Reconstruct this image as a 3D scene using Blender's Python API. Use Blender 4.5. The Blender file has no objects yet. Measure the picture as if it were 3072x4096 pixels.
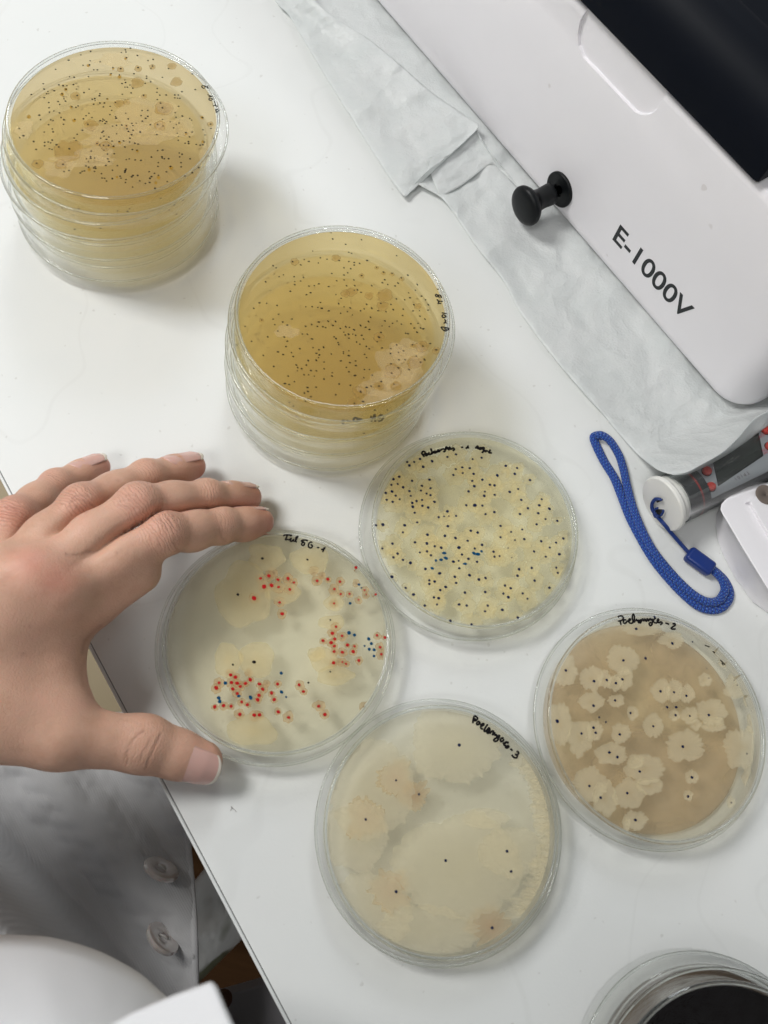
import bpy, bmesh, math, random
import numpy as np
from mathutils import Vector, Matrix

# ------------------------------------------------------------------ camera, world, lamps, exposure
MM = 0.001
F_PX, TH, ROLL, CAM_H = 3132.62, 0.376065, 0.261673, 310.558      # focal length in photograph pixels, tilt, roll, height in mm
CXP, CYP = 1536.0, 2048.0
V_D = np.array([0, math.sin(TH), -math.cos(TH)]); V_R = np.array([1.0, 0, 0]); V_U = np.array([0, math.cos(TH), math.sin(TH)])
CR, SR = math.cos(ROLL), math.sin(ROLL)
CAM_R = CR * V_R + SR * V_U
CAM_U = -SR * V_R + CR * V_U
scene = bpy.context.scene
COL = scene.collection

cam_d = bpy.data.cameras.new("camera")
cam = bpy.data.objects.new("camera", cam_d)
COL.objects.link(cam)
cam_d.sensor_fit = 'VERTICAL'; cam_d.sensor_height = 36.0; cam_d.sensor_width = 27.0
cam_d.lens = F_PX * 36.0 / 4096.0
cam_d.clip_start = 0.01; cam_d.clip_end = 50.0
m = Matrix.Identity(4)
for i in range(3):
    m[i][0] = CAM_R[i]; m[i][1] = CAM_U[i]; m[i][2] = -V_D[i]
m[2][3] = CAM_H * MM
cam.matrix_world = m
cam_d.dof.use_dof = True; cam_d.dof.focus_distance = 0.36; cam_d.dof.aperture_fstop = 18.0
scene.camera = cam

world = bpy.data.worlds.new("World"); scene.world = world; world.use_nodes = True
bg = world.node_tree.nodes["Background"]
bg.inputs[0].default_value = (0.95, 0.98, 1.0, 1); bg.inputs[1].default_value = 0.215

def lamp(name, loc, target, sx, sy, power, color):
    l = bpy.data.lights.new(name, 'AREA'); l.shape = 'RECTANGLE'; l.size = sx; l.size_y = sy
    l.energy = power; l.color = color
    o = bpy.data.objects.new(name, l); COL.objects.link(o)
    o.location = loc
    o.rotation_euler = (Vector(target) - Vector(loc)).to_track_quat('-Z', 'Y').to_euler()
    return o
lamp("ceiling_panel_left", (-0.86, 0.26, 1.08), (-0.02, 0.15, 0.0), 0.36, 0.36, 13.0, (1.0, 0.99, 0.965))
lamp("ceiling_panel_far", (-0.38, 2.20, 1.70), (0.05, 0.25, 0.0), 0.70, 0.70, 21.0, (0.95, 0.985, 1.0))
lamp("ceiling_panel_behind", (-0.50, -1.00, 1.70), (0.0, 0.15, 0.0), 0.60, 0.60, 12.0, (1.0, 0.985, 0.96))
scene.view_settings.view_transform = 'Standard'; scene.view_settings.look = 'None'
scene.view_settings.exposure = -0.17; scene.view_settings.gamma = 1.0
scene.view_settings.use_curve_mapping = False
scene.render.engine = 'CYCLES'
cy = scene.cycles
cy.use_denoising = True
cy.max_bounces = 12; cy.diffuse_bounces = 3; cy.glossy_bounces = 4; cy.transmission_bounces = 8; cy.transparent_max_bounces = 56
cy.use_adaptive_sampling = True; cy.adaptive_threshold = 0.03; cy.adaptive_min_samples = 16
cy.caustics_reflective = False; cy.caustics_refractive = True; cy.blur_glossy = 0.3
cy.sample_clamp_indirect = 4.0

# ------------------------------------------------------------------ helpers
def ray(px, py):
    x, y = px - CXP, py - CYP
    x, y = CR * x + SR * y, -SR * x + CR * y
    return V_D + V_R * x / F_PX - V_U * y / F_PX
def at(px, py, z=0.0):
    v = ray(px, py); return v * ((z - CAM_H) / v[2]) + np.array([0, 0, CAM_H])
def on_plane(px, py, p0, n):
    v = ray(px, py); c = np.array([0, 0, CAM_H]); return c + v * (((np.array(p0) - c) @ n) / (v @ n))
def unit(v):
    v = np.array(v, float); return v / np.linalg.norm(v)

def put(name, verts, faces, mat=None, parent=None, org=None, smooth=True, mats=None, midx=None, kind=None):
    """one mesh object; verts in world mm, stored relative to the root's origin"""
    me = bpy.data.meshes.new(name)
    if org is None: org = np.array(parent['_org']) if parent is not None and '_org' in parent else np.zeros(3)
    V = (np.asarray(verts, float) - org) * MM
    me.from_pydata(V.tolist(), [], [list(map(int, f)) for f in faces])
    if mats:
        for q in mats: me.materials.append(q)
        if midx is not None: me.polygons.foreach_set('material_index', list(midx))
    elif mat: me.materials.append(mat)
    if smooth: me.polygons.foreach_set('use_smooth', [True] * len(me.polygons))
    me.update()
    o = bpy.data.objects.new(name, me); COL.objects.link(o)
    if parent is not None: o.parent = parent; o['_org'] = [float(a) for a in org]
    else:
        o.location = tuple(org * MM); o['_org'] = [float(a) for a in org]
    if kind: o['kind'] = kind
    return o
def thing(name, label, cat, org=(0, 0, 0), group=None):
    o = bpy.data.objects.new(name, None); COL.objects.link(o)
    o.location = tuple(np.array(org, float) * MM); o['_org'] = [float(a) for a in org]
    o.empty_display_size = 0.01
    o['label'] = label; o['category'] = cat
    if group: o['group'] = group
    return o
def auto_smooth(o, deg=35):
    me = o.data
    bm = bmesh.new(); bm.from_mesh(me)
    for e in bm.edges:
        if len(e.link_faces) == 2: e.smooth = e.calc_face_angle(0) < math.radians(deg)
    bm.to_mesh(me); bm.free()
    return o

def lathe(prof, c, seg=96, closed=True, axis=None, bx=None):
    """closed (r,z) profile turned about an axis through c"""
    c = np.array(c, float)
    ax = np.array([0, 0, 1.0]) if axis is None else unit(axis)
    if bx is None: bx = np.array([1.0, 0, 0]) if abs(ax[0]) < .9 else np.array([0, 1.0, 0])
    bx = unit(bx - ax * (bx @ ax)); by = np.cross(ax, bx)
    n = len(prof); V = []
    for k in range(seg):
        a = 2 * math.pi * k / seg; d = bx * math.cos(a) + by * math.sin(a)
        for r_, z_ in prof: V.append(c + d * r_ + ax * z_)
    Fc = []
    for k in range(seg):
        k2 = (k + 1) % seg
        for i in range(n if closed else n - 1):
            j = (i + 1) % n
            Fc.append((k * n + i, k2 * n + i, k2 * n + j, k * n + j))
    return V, Fc
def join(*ms):
    V, Fc, I = [], [], []
    for i, (v, f) in enumerate(ms):
        o = len(V); V += [np.array(a) for a in v]; Fc += [tuple(q + o for q in g) for g in f]; I += [i] * len(f)
    return V, Fc, I
def box(c, ex, ey, ez, hx, hy, hz):
    c = np.array(c); V = [c + ex * sx * hx + ey * sy * hy + ez * sz * hz for sx in (-1, 1) for sy in (-1, 1) for sz in (-1, 1)]
    return V, [(0, 1, 3, 2), (4, 6, 7, 5), (0, 4, 5, 1), (2, 3, 7, 6), (0, 2, 6, 4), (1, 5, 7, 3)]
def bevel(o, w, seg=3, ang=30):
    b = o.modifiers.new('bevel', 'BEVEL'); b.width = w * MM; b.segments = seg; b.limit_method = 'ANGLE'; b.angle_limit = math.radians(ang)
    return o
def catmull(P, n=8, closed=False):
    P = [np.array(p, float) for p in P]
    if len(P) < 3 and not closed:
        return [P[0] + (P[-1] - P[0]) * t for t in np.linspace(0, 1, n + 1)]
    out = []; N = len(P)
    rng = range(N if closed else N - 1)
    for i in rng:
        if closed: p0, p1, p2, p3 = P[i - 1], P[i], P[(i + 1) % N], P[(i + 2) % N]
        else: p0, p1, p2, p3 = P[max(i - 1, 0)], P[i], P[i + 1], P[min(i + 2, N - 1)]
        for k in range(n):
            t = k / n
            out.append(.5 * (2 * p1 + (p2 - p0) * t + (2 * p0 - 5 * p1 + 4 * p2 - p3) * t * t + (3 * p1 - p0 - 3 * p2 + p3) * t ** 3))
    if not closed: out.append(P[-1])
    return out
def sweep(path, ra, rb=None, seg=10, up=(0, 0, 1), cap=True, closed=False):
    """elliptic tube: ra across, rb along 'up'"""
    path = [np.array(p, float) for p in path]; N = len(path)
    RA = ra if hasattr(ra, '__len__') else [ra] * N
    RB = RA if rb is None else (rb if hasattr(rb, '__len__') else [rb] * N)
    V, Fc = [], []; up = np.array(up, float)
    for i, p in enumerate(path):
        t = path[(i + 1) % N] - path[i - 1] if closed else path[min(i + 1, N - 1)] - path[max(i - 1, 0)]
        t = unit(t); s = np.cross(t, up); s = s / (np.linalg.norm(s) + 1e-9); w = np.cross(s, t)
        for k in range(seg):
            a = 2 * math.pi * k / seg; V.append(p + s * RA[i] * math.cos(a) + w * RB[i] * math.sin(a))
    for i in range(N if closed else N - 1):
        j = (i + 1) % N
        for k in range(seg):
            k2 = (k + 1) % seg; Fc.append((i * seg + k, i * seg + k2, j * seg + k2, j * seg + k))
    if cap and not closed:
        Fc.append(tuple(range(seg))[::-1]); Fc.append(tuple((N - 1) * seg + k for k in range(seg)))
    return V, Fc

# ------------------------------------------------------------------ node materials
class NT:
    def __init__(s, name):
        s.m = bpy.data.materials.new(name); s.m.use_nodes = True; s.t = s.m.node_tree; s.t.nodes.clear()
        s.out = s.t.nodes.new('ShaderNodeOutputMaterial')
    def n(s, typ, **kw):
        q = s.t.nodes.new(typ)
        ins = kw.pop('ins', {})
        for k, v in kw.items(): setattr(q, k, v)
        for k, v in ins.items(): s.set(q.inputs[k], v)
        return q
    def set(s, sock, v):
        if isinstance(v, bpy.types.NodeSocket): s.t.links.new(v, sock)
        elif isinstance(v, bpy.types.Node): s.t.links.new(v.outputs[0], sock)
        else:
            if hasattr(sock.default_value, '__len__') and hasattr(v, '__len__') and len(v) == 3 and len(sock.default_value) == 4: v = (*v, 1)
            sock.default_value = v
    def surf(s, node): s.t.links.new(node.outputs[0], s.out.inputs[0]); return s.m
    def coord(s, scale=1.0):
        tc = s.n('ShaderNodeTexCoord'); mp = s.n('ShaderNodeMapping', ins={'Vector': tc.outputs['Object']}); mp.inputs['Scale'].default_value = (scale,) * 3
        return mp.outputs[0]
    def noise(s, vec, scale, detail=4, rough=.55):
        q = s.n('ShaderNodeTexNoise', ins={'Vector': vec, 'Scale': scale, 'Detail': detail, 'Roughness': rough}); return q.outputs[0]
    def ramp(s, fac, stops):
        q = s.n('ShaderNodeValToRGB', ins={'Fac': fac}); e = q.color_ramp.elements
        while len(e) < len(stops): e.new(0.5)
        for el, (p, c) in zip(e, stops): el.position = p; el.color = (*c, 1) if len(c) == 3 else c
        return q.outputs[0]
    def mix(s, fac, a, b, mode='MIX'):
        q = s.n('ShaderNodeMix', data_type='RGBA', blend_type=mode); s.set(q.inputs[0], fac); s.set(q.inputs[6], a); s.set(q.inputs[7], b); return q.outputs[2]
    def math(s, op, a, b=0.0):
        q = s.n('ShaderNodeMath', operation=op); s.set(q.inputs[0], a); s.set(q.inputs[1], b); return q.outputs[0]
    def bump(s, h, strength, dist, nrm=None):
        q = s.n('ShaderNodeBump', ins={'Height': h, 'Strength': strength, 'Distance': dist})
        if nrm is not None: s.set(q.inputs['Normal'], nrm)
        return q.outputs[0]
    def attr(s, name): return s.n('ShaderNodeAttribute', attribute_name=name)
    def bsdf(s, color, rough=.5, normal=None, **kw):
        q = s.n('ShaderNodeBsdfPrincipled', ins={'Base Color': color, 'Roughness': rough})
        if normal is not None: s.set(q.inputs['Normal'], normal)
        for k, v in kw.items(): s.set(q.inputs[k], v)
        return q
def plain(name, color, rough=.5, **kw):
    t = NT(name); return t.surf(t.bsdf(color, rough, **kw))
# ------------------------------------------------------------------ materials
def mat_table():
    t = NT('white_laminate'); co = t.coord(1)
    n = t.noise(co, 9, 3); f = t.noise(co, 900, 3, .7)
    sp = t.ramp(t.noise(co, 330, 1, .3), [(.745, (0, 0, 0)), (.79, (1, 1, 1))])
    c = t.ramp(n, [(.3, (.735, .755, .745)), (.7, (.775, .785, .772))])
    c = t.mix(t.math('MULTIPLY', sp, .22), c, (.30, .28, .24))
    sc = t.n('ShaderNodeTexWave', wave_type='BANDS', ins={'Vector': co, 'Scale': 3.0, 'Distortion': 38.0, 'Detail': 3.0, 'Detail Scale': 1.4})
    ln = t.ramp(sc.outputs[1], [(.0, (1, 1, 1)), (.012, (0, 0, 0))])
    c = t.mix(t.math('MULTIPLY', t.math('MULTIPLY', ln, t.noise(co, 40, 2)), .16), c, (.5, .5, .48))
    sm_ = t.noise(co, 26, 4, .7)
    return t.surf(t.bsdf(c, t.math('ADD', .34, t.math('MULTIPLY', sm_, .3)), t.bump(f, .14, .0003), **{'Specular IOR Level': .32}))
M_TABLE = mat_table()
M_EDGE = plain('edge_band', (.74, .75, .74), .4)
M_GAP = plain('joint_line', (.10, .10, .10), .8)

def mat_plate(name, tint, ior=1.47):
    t = NT(name)
    tr = t.n('ShaderNodeBsdfTransparent', ins={'Color': tint}); gl = t.n('ShaderNodeBsdfGlossy', ins={'Color': (1, 1, 1), 'Roughness': 0.0})
    ge = t.n('ShaderNodeNewGeometry')
    fr = t.n('ShaderNodeFresnel', ins={'IOR': t.math('ADD', ior, t.math('MULTIPLY', ge.outputs['Backfacing'], 1 / ior - ior))})   # thin sheet: same reflectance from both sides
    mx = t.n('ShaderNodeMixShader', ins={0: fr.outputs[0], 1: tr.outputs[0], 2: gl.outputs[0]})
    return t.surf(mx)
M_PLATE = mat_plate('clear_plastic_plate', (.993, .995, .99), 1.28)
def mat_wall():
    t = NT('clear_plastic_wall')
    g = t.n('ShaderNodeBsdfGlass', ins={'Color': (.975, .985, .975), 'Roughness': 0.0, 'IOR': 1.49})
    tr = t.n('ShaderNodeBsdfTransparent', ins={'Color': (.97, .975, .97)})
    return t.surf(t.n('ShaderNodeMixShader', ins={0: .42, 1: g.outputs[0], 2: tr.outputs[0]}))
M_WALL = mat_wall()

M_RIM = M_WALL
M_WALL = mat_plate('clear_plastic_side', (.994, .996, .993), 1.32)
def mat_agar(name, tint, body, fac, noise_amt=.0, tint2=None, ns=45):
    t = NT(name)
    if noise_amt or tint2:
        n = t.noise(t.coord(1), ns, 2.5, .6)
        tc = t.mix(n, tint, tint2) if tint2 else tint
        f = t.math('ADD', fac, t.math('MULTIPLY', t.math('SUBTRACT', n, .5), noise_amt))
    else: tc, f = tint, fac
    tr = t.n('ShaderNodeBsdfTransparent', ins={'Color': tc})
    df = t.n('ShaderNodeBsdfDiffuse', ins={'Color': body}); tl = t.n('ShaderNodeBsdfTranslucent', ins={'Color': body})
    b = t.n('ShaderNodeMixShader', ins={0: .6, 1: df.outputs[0], 2: tl.outputs[0]})
    return t.surf(t.n('ShaderNodeMixShader', ins={0: f, 1: tr.outputs[0], 2: b.outputs[0]}))
def side_mat(name, tint):
    t = NT(name); return t.surf(t.n('ShaderNodeBsdfTransparent', ins={'Color': tint}))
SIDE = {}
_mat_agar = mat_agar
def mat_agar(name, tint, *a, **k):
    q = _mat_agar(name, tint, *a, **k); SIDE[q.name] = side_mat(name + '_skin', tuple(.55 + .45 * c for c in tint)); return q
M_AGAR_T = mat_agar('agar_clear', (.985, .962, .875), (.97, .90, .72), .16)
M_AGAR_P1 = mat_agar('agar_straw', (.985, .963, .86), (.94, .88, .68), .16, .10)
M_AGAR_P2 = mat_agar('agar_tan', (.98, .955, .885), (.92, .84, .70), .14, .1)
M_AGAR_P3 = mat_agar('agar_clouded', (.978, .952, .88), (.92, .87, .74), .22, .25, None, 22)
M_AGAR_A = mat_agar('agar_amber', (.985, .90, .68), (.80, .62, .35), .40)
M_AGAR_G = mat_agar('agar_golden', (.985, .89, .60), (.80, .595, .275), .38)
M_AGAR_B = mat_agar('agar_amber_thin', (.985, .93, .76), (.90, .75, .48), .16)
M_AGAR_W = mat_agar('agar_pale', (.985, .965, .90), (.92, .85, .68), .14)
M_AGAR_K = plain('agar_black', (.004, .003, .003), .7, **{'Specular IOR Level': .03})
M_AGAR_K2 = plain('agar_dark_brown', (.10, .065, .04), .3)

def mat_colony(name, rim, core, op, trans=.45, corepow=(.0, .45), wav=60):
    """thin fungal felt: opaque towards the centre, paler or darker core; 'rad' is 0 at the centre, 1 at the margin"""
    t = NT(name); co = t.coord(1)
    rad = t.attr('rad').outputs['Fac']; n = t.noise(co, wav * 6, 1.5, .6)
    r2 = t.math('ADD', rad, t.math('MULTIPLY', t.math('SUBTRACT', n, .5), .30))
    c = t.mix(t.ramp(r2, [(corepow[0], (0, 0, 0)), (corepow[1] + .2, (1, 1, 1))]), core, rim)
    df = t.n('ShaderNodeBsdfDiffuse', ins={'Color': c}); tl = t.n('ShaderNodeBsdfTranslucent', ins={'Color': c})
    b = t.n('ShaderNodeMixShader', ins={0: trans, 1: df.outputs[0], 2: tl.outputs[0]})
    tr = t.n('ShaderNodeBsdfTransparent', ins={'Color': (1, .98, .92)})
    f = t.ramp(r2, [(0, (op,) * 3), (.8, (op * .92,) * 3), (1.0, (op * .72,) * 3)])
    return t.surf(t.n('ShaderNodeMixShader', ins={0: f, 1: tr.outputs[0], 2: b.outputs[0]}))
M_COL_T = mat_colony('colony_cream', (.99, .90, .68), (.97, .83, .56), .60, .6)
M_COL_HALO = mat_colony('colony_brown_halo', (.74, .53, .32), (.40, .20, .08), .68)
M_COL_P1 = mat_colony('colony_straw', (.97, .91, .74), (.90, .79, .55), .52, .6)
M_COL_P2 = mat_colony('colony_white', (.97, .94, .84), (.88, .81, .66), .66, .5, (.0, .26))
M_COL_P3 = mat_colony('colony_pale', (1.0, .97, .89), (.99, .95, .84), .62, .55)
M_COL_OR = mat_colony('colony_orange', (.90, .74, .53), (.78, .46, .24), .50, .5, (.1, .8))
M_COL_A = mat_colony('colony_amber', (.56, .38, .14), (.50, .33, .10), .55)
M_COL_AL = mat_colony('colony_amber_light', (.95, .82, .57), (.93, .79, .53), .30)
M_COL_Y = mat_colony('colony_ochre', (.55, .33, .05), (.45, .24, .02), .80)
M_FILM = mat_agar('spore_film', (.98, .95, .90), (.90, .81, .68), .20, 2.1, (.85, .77, .66), 24)
def ink(name, c): return plain(name, c, .8, **{'Specular IOR Level': .05})
M_INK = ink('ink_black', (.012, .011, .012)); M_INKB = ink('ink_navy', (.006, .012, .05)); M_INKR = ink('ink_red', (.42, .012, .015)); M_INKT = ink('ink_teal', (.005, .06, .14))
M_INKG = ink('ink_grey', (.045, .04, .03))
# ------------------------------------------------------------------ the bench
EA, EB = at(42, 1996), at(1145, 4096)
ED = unit(EB - EA); EN = np.array([-ED[1], ED[0], 0])
bench = thing('laboratory_bench', 'white laminate bench top running under all the dishes', 'bench', EA)
def slab(name, d0, d1, z0, z1, mat, a=-620, b=760):
    P = [EA + ED * a + EN * d0, EA + ED * b + EN * d0, EA + ED * b + EN * d1, EA + ED * a + EN * d1]
    V = [p + np.array([0, 0, z]) for z in (z0, z1) for p in P]
    return put(name, V, [(3, 2, 1, 0), (4, 5, 6, 7), (0, 1, 5, 4), (1, 2, 6, 5), (2, 3, 7, 6), (3, 0, 4, 7)], mat, bench, smooth=False)
slab('bench_top', 1.55, 900, -25, 0, M_TABLE)
slab('joint', 1.25, 1.55, -24, -.35, M_GAP)
bevel(slab('edge_band', 0, 1.25, -25, -.05, M_EDGE), .45, 3)
# ------------------------------------------------------------------ petri dishes, standing upside down on their lids
DH = 14.6
class Dish: pass
def dish(label, x, y, z0=0.0, agar=None, r_agar=41.3, agar_h=3.9, sc=1.0, group='petri dishes', base_off=(0, 0), rot=0.0, seg=112, zt=13.1, hs=1.0):
    d = Dish(); d.c = np.array([x, y, z0]); d.sc = sc
    d.bc = d.c + np.array([base_off[0], base_off[1], 0]); d.z_top = z0 + 14.42; d.z_col = z0 + (13.1 - agar_h - .15 if zt > 13 else 13.08)
    d.hs = hs
    d.root = thing('petri_dish', label, 'petri dish', d.c, group)
    k = sc
    # lid, lying below: wall ring + plate
    wall = [(44.75, .9), (44.75, 7.9), (44.95, 8.35), (45.35, 8.55), (45.8, 8.3), (46.0, 7.8), (46.05, 1.2), (45.8, .55), (45.3, .12), (44.6, .0), (43.6, .05), (43.4, .5), (43.9, .9)]
    pl = [(43.35, .30), (43.35, 1.25), (.01, 1.25), (.01, .30)]
    V, Fc, I = join(lathe([(r * k, z) for r, z in wall], d.c, seg), lathe([(r * k, z) for r, z in pl], d.c, seg))
    lo = auto_smooth(put('lid', V, Fc, None, d.root, mats=[M_WALL, M_PLATE], midx=I))
    def ringp(rc, zc, rr, ry): return [(rc * k + rr * math.cos(a_), zc + ry * math.sin(a_)) for a_ in np.linspace(0, 2 * math.pi, 9)[:-1]]
    put('lid_lip', *lathe(ringp(45.38, 8.2, .52, .42), d.c, seg), M_RIM, lo)
    # base, on top: wall ring with a foot rim + plate
    wall = [(41.45, 12.95), (41.75, 2.1), (41.95, 1.75), (42.4, 1.65), (42.75, 1.95), (42.7, 9.0), (42.85, 12.6), (43.05, 13.6), (42.9, 14.25), (42.45, 14.6), (41.9, 14.6), (41.5, 14.42), (41.45, 14.15)]
    pl = [(41.40, 13.15), (41.40, 14.30), (.01, 14.30), (.01, 13.15)]
    V, Fc, I = join(lathe([(r * k, z) for r, z in wall], d.bc, seg), lathe([(r * k, z) for r, z in pl], d.bc, seg))
    bo_ = auto_smooth(put('base', V, Fc, None, d.root, mats=[M_WALL, M_PLATE], midx=I))
    put('base_rim', *lathe(ringp(42.2, 13.95, .62, .52), d.bc, seg), M_RIM, bo_)
    # mould marks on the lid wall
    a = rot
    for da in (0.0, 2.1, 4.2):
        u = np.array([math.cos(a + da), math.sin(a + da), 0]); tq = np.array([-u[1], u[0], 0])
        v, f = box(d.c + u * 46.0 * k + np.array([0, 0, 4.4]), tq, u, np.array([0, 0, 1.0]), .16, .22, 3.2)
        put('lid_rib', v, f, M_WALL, d.root, smooth=False)
    if agar is not None:
        zb = 13.1 - agar_h; ra = r_agar * k
        rim = random.Random(hash((round(x), round(y))) & 255)
        d.agar = put('agar', *lathe([(ra - .25, zt), (ra, zt - .3), (ra + .05, zb - .55), (ra - .5, zb - .25), (ra - 1.6, zb), (.01, zb), (.01, zt)], d.bc, 96), None, d.root, mats=[agar, SIDE.get(agar.name, agar)], midx=[(0 if q % 7 in (5, 6) else 1) for q in range(96 * 7)])
        auto_smooth(d.agar, 50)
    d.ra = r_agar * k
    return d
class Px:
    """zoomed-picture coordinates > photograph pixels"""
    def __init__(s, x0, y0, k): s.x0, s.y0, s.k = x0, y0, k
    def __call__(s, x, y, z): return at(s.x0 + x * s.k, s.y0 + y * s.k, z)

COLN = 0
def colony(d, P, x, y, rx, ry=None, mat=None, jag=.06, lobes=.10, seed=None, th=.55, nseg=64, zoff=0.0, parent=None):
    global COLN
    COLN += 1; rs = np.random.RandomState(seed if seed is not None else COLN * 7 + 3)
    ry = ry or rx
    c = P(x, y, d.z_col); ux = P(x + 10, y, d.z_col) - c; uy = P(x, y + 10, d.z_col) - c
    up_ = d.z_col - d.c[2] > 12; th = .18 if up_ else th; z = d.z_col - .02 * (COLN % 9) - (zoff if not up_ else .1)
    th_ = np.linspace(0, 2 * np.pi, nseg, endpoint=False)
    prof = np.ones(nseg)
    for f_, a_ in ((2, .5), (3, .8), (4, .6), (5, .6), (7, .5)):
        prof += lobes * a_ * np.cos(f_ * th_ + rs.rand() * 6.28) * rs.uniform(.3, 1)
    jz = rs.randn(nseg); jz = jz + .6 * np.roll(jz, 1)
    prof += jag * jz * .55 + jag * np.abs(np.sin(th_ * rs.randint(7, 12) + rs.rand() * 6)) * .9
    V, rad = [c * [1, 1, 0] + np.array([0, 0, z - th])], [0.0]
    rings = (.22, .45, .68, .86, 1.0)
    for q in rings:
        for t_, p_ in zip(th_, prof):
            pp = 1 + (p_ - 1) * q
            w = ux * (rx * q * pp * math.cos(t_) / 10) + uy * (ry * q * pp * math.sin(t_) / 10)
            v = c + w; v[2] = z - th * (1 - q ** 2.2)
            o = v[:2] - d.bc[:2]; L = np.linalg.norm(o); mx = d.ra - .35
            if L > mx: v[:2] = d.bc[:2] + o * mx / L
            V.append(v); rad.append(q)
    Fc = [(0, 1 + (i + 1) % nseg, 1 + i) for i in range(nseg)]
    for q in range(len(rings) - 1):
        a, b = 1 + q * nseg, 1 + (q + 1) * nseg
        Fc += [(a + i, a + (i + 1) % nseg, b + (i + 1) % nseg, b + i) for i in range(nseg)]
    o = put('colony', V, Fc, mat, parent or d.root)
    at_ = o.data.attributes.new('rad', 'FLOAT', 'POINT'); at_.data.foreach_set('value', rad)
    return o

DOTM = {}
def dot_mesh(mat):
    if mat.name not in DOTM:
        for var in range(3):
            rs = np.random.RandomState(var + 5); n = 12; V = [(0, 0, .06)]
            for k in range(n):
                a = 2 * math.pi * k / n; r = 1 + rs.uniform(-.10, .10); V.append((r * math.cos(a) * .8, r * math.sin(a) * .8, .05))
            for k in range(n):
                a = 2 * math.pi * k / n; r = 1 + rs.uniform(-.10, .10); V.append((r * math.cos(a), r * math.sin(a), 0))
            Fc = [(0, 1 + k, 1 + (k + 1) % n) for k in range(n)] + [(1 + k, 1 + n + k, 1 + n + (k + 1) % n, 1 + (k + 1) % n) for k in range(n)]
            me = bpy.data.meshes.new('marker_dot'); me.from_pydata(V, [], Fc); me.materials.append(mat)
            DOTM.setdefault(mat.name, []).append(me)
    return DOTM[mat.name]
RNG = random.Random(11)
def dots(d, P, pts, mat, r=.46, el=1.35):
    for q in pts:
        x, y = q[0], q[1]; s = q[2] if len(q) > 2 else 1.0
        v = P(x, y, d.z_top)
        o = bpy.data.objects.new('marker_dot', RNG.choice(dot_mesh(mat))); COL.objects.link(o); o.parent = d.root
        o.location = tuple((v + np.array([0, 0, -.1]) - d.c) * MM)
        rr = r * 1.2 * s * RNG.uniform(.85, 1.15) * MM
        o.scale = (rr * RNG.uniform(1.0, el), rr, 1.2 * MM); o.rotation_euler = (0, 0, RNG.uniform(-.9, .5))
def writing(d, P, strokes, w, mat=None, z=None, name='handwriting'):
    """felt-pen strokes traced as flattened beads on the plastic"""
    ms = []
    for i, s in enumerate(strokes):
        path = catmull([P(x, y, d.z_top if z is None else z) for x, y in s], 5)
        ms.append(sweep([p + np.array([0, 0, -.09 + .004 * (i % 5)]) for p in path], w, .12, 6))
    V, Fc, I = join(*ms)
    return put(name, V, Fc, mat or M_INK, d.root)
G_S1 = 'stack of dishes at the back'; G_S2 = 'stack of dishes by the fingertips'; G_ONE = 'single dishes laid out in front'; G_K = 'dark stack at the corner'
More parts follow.
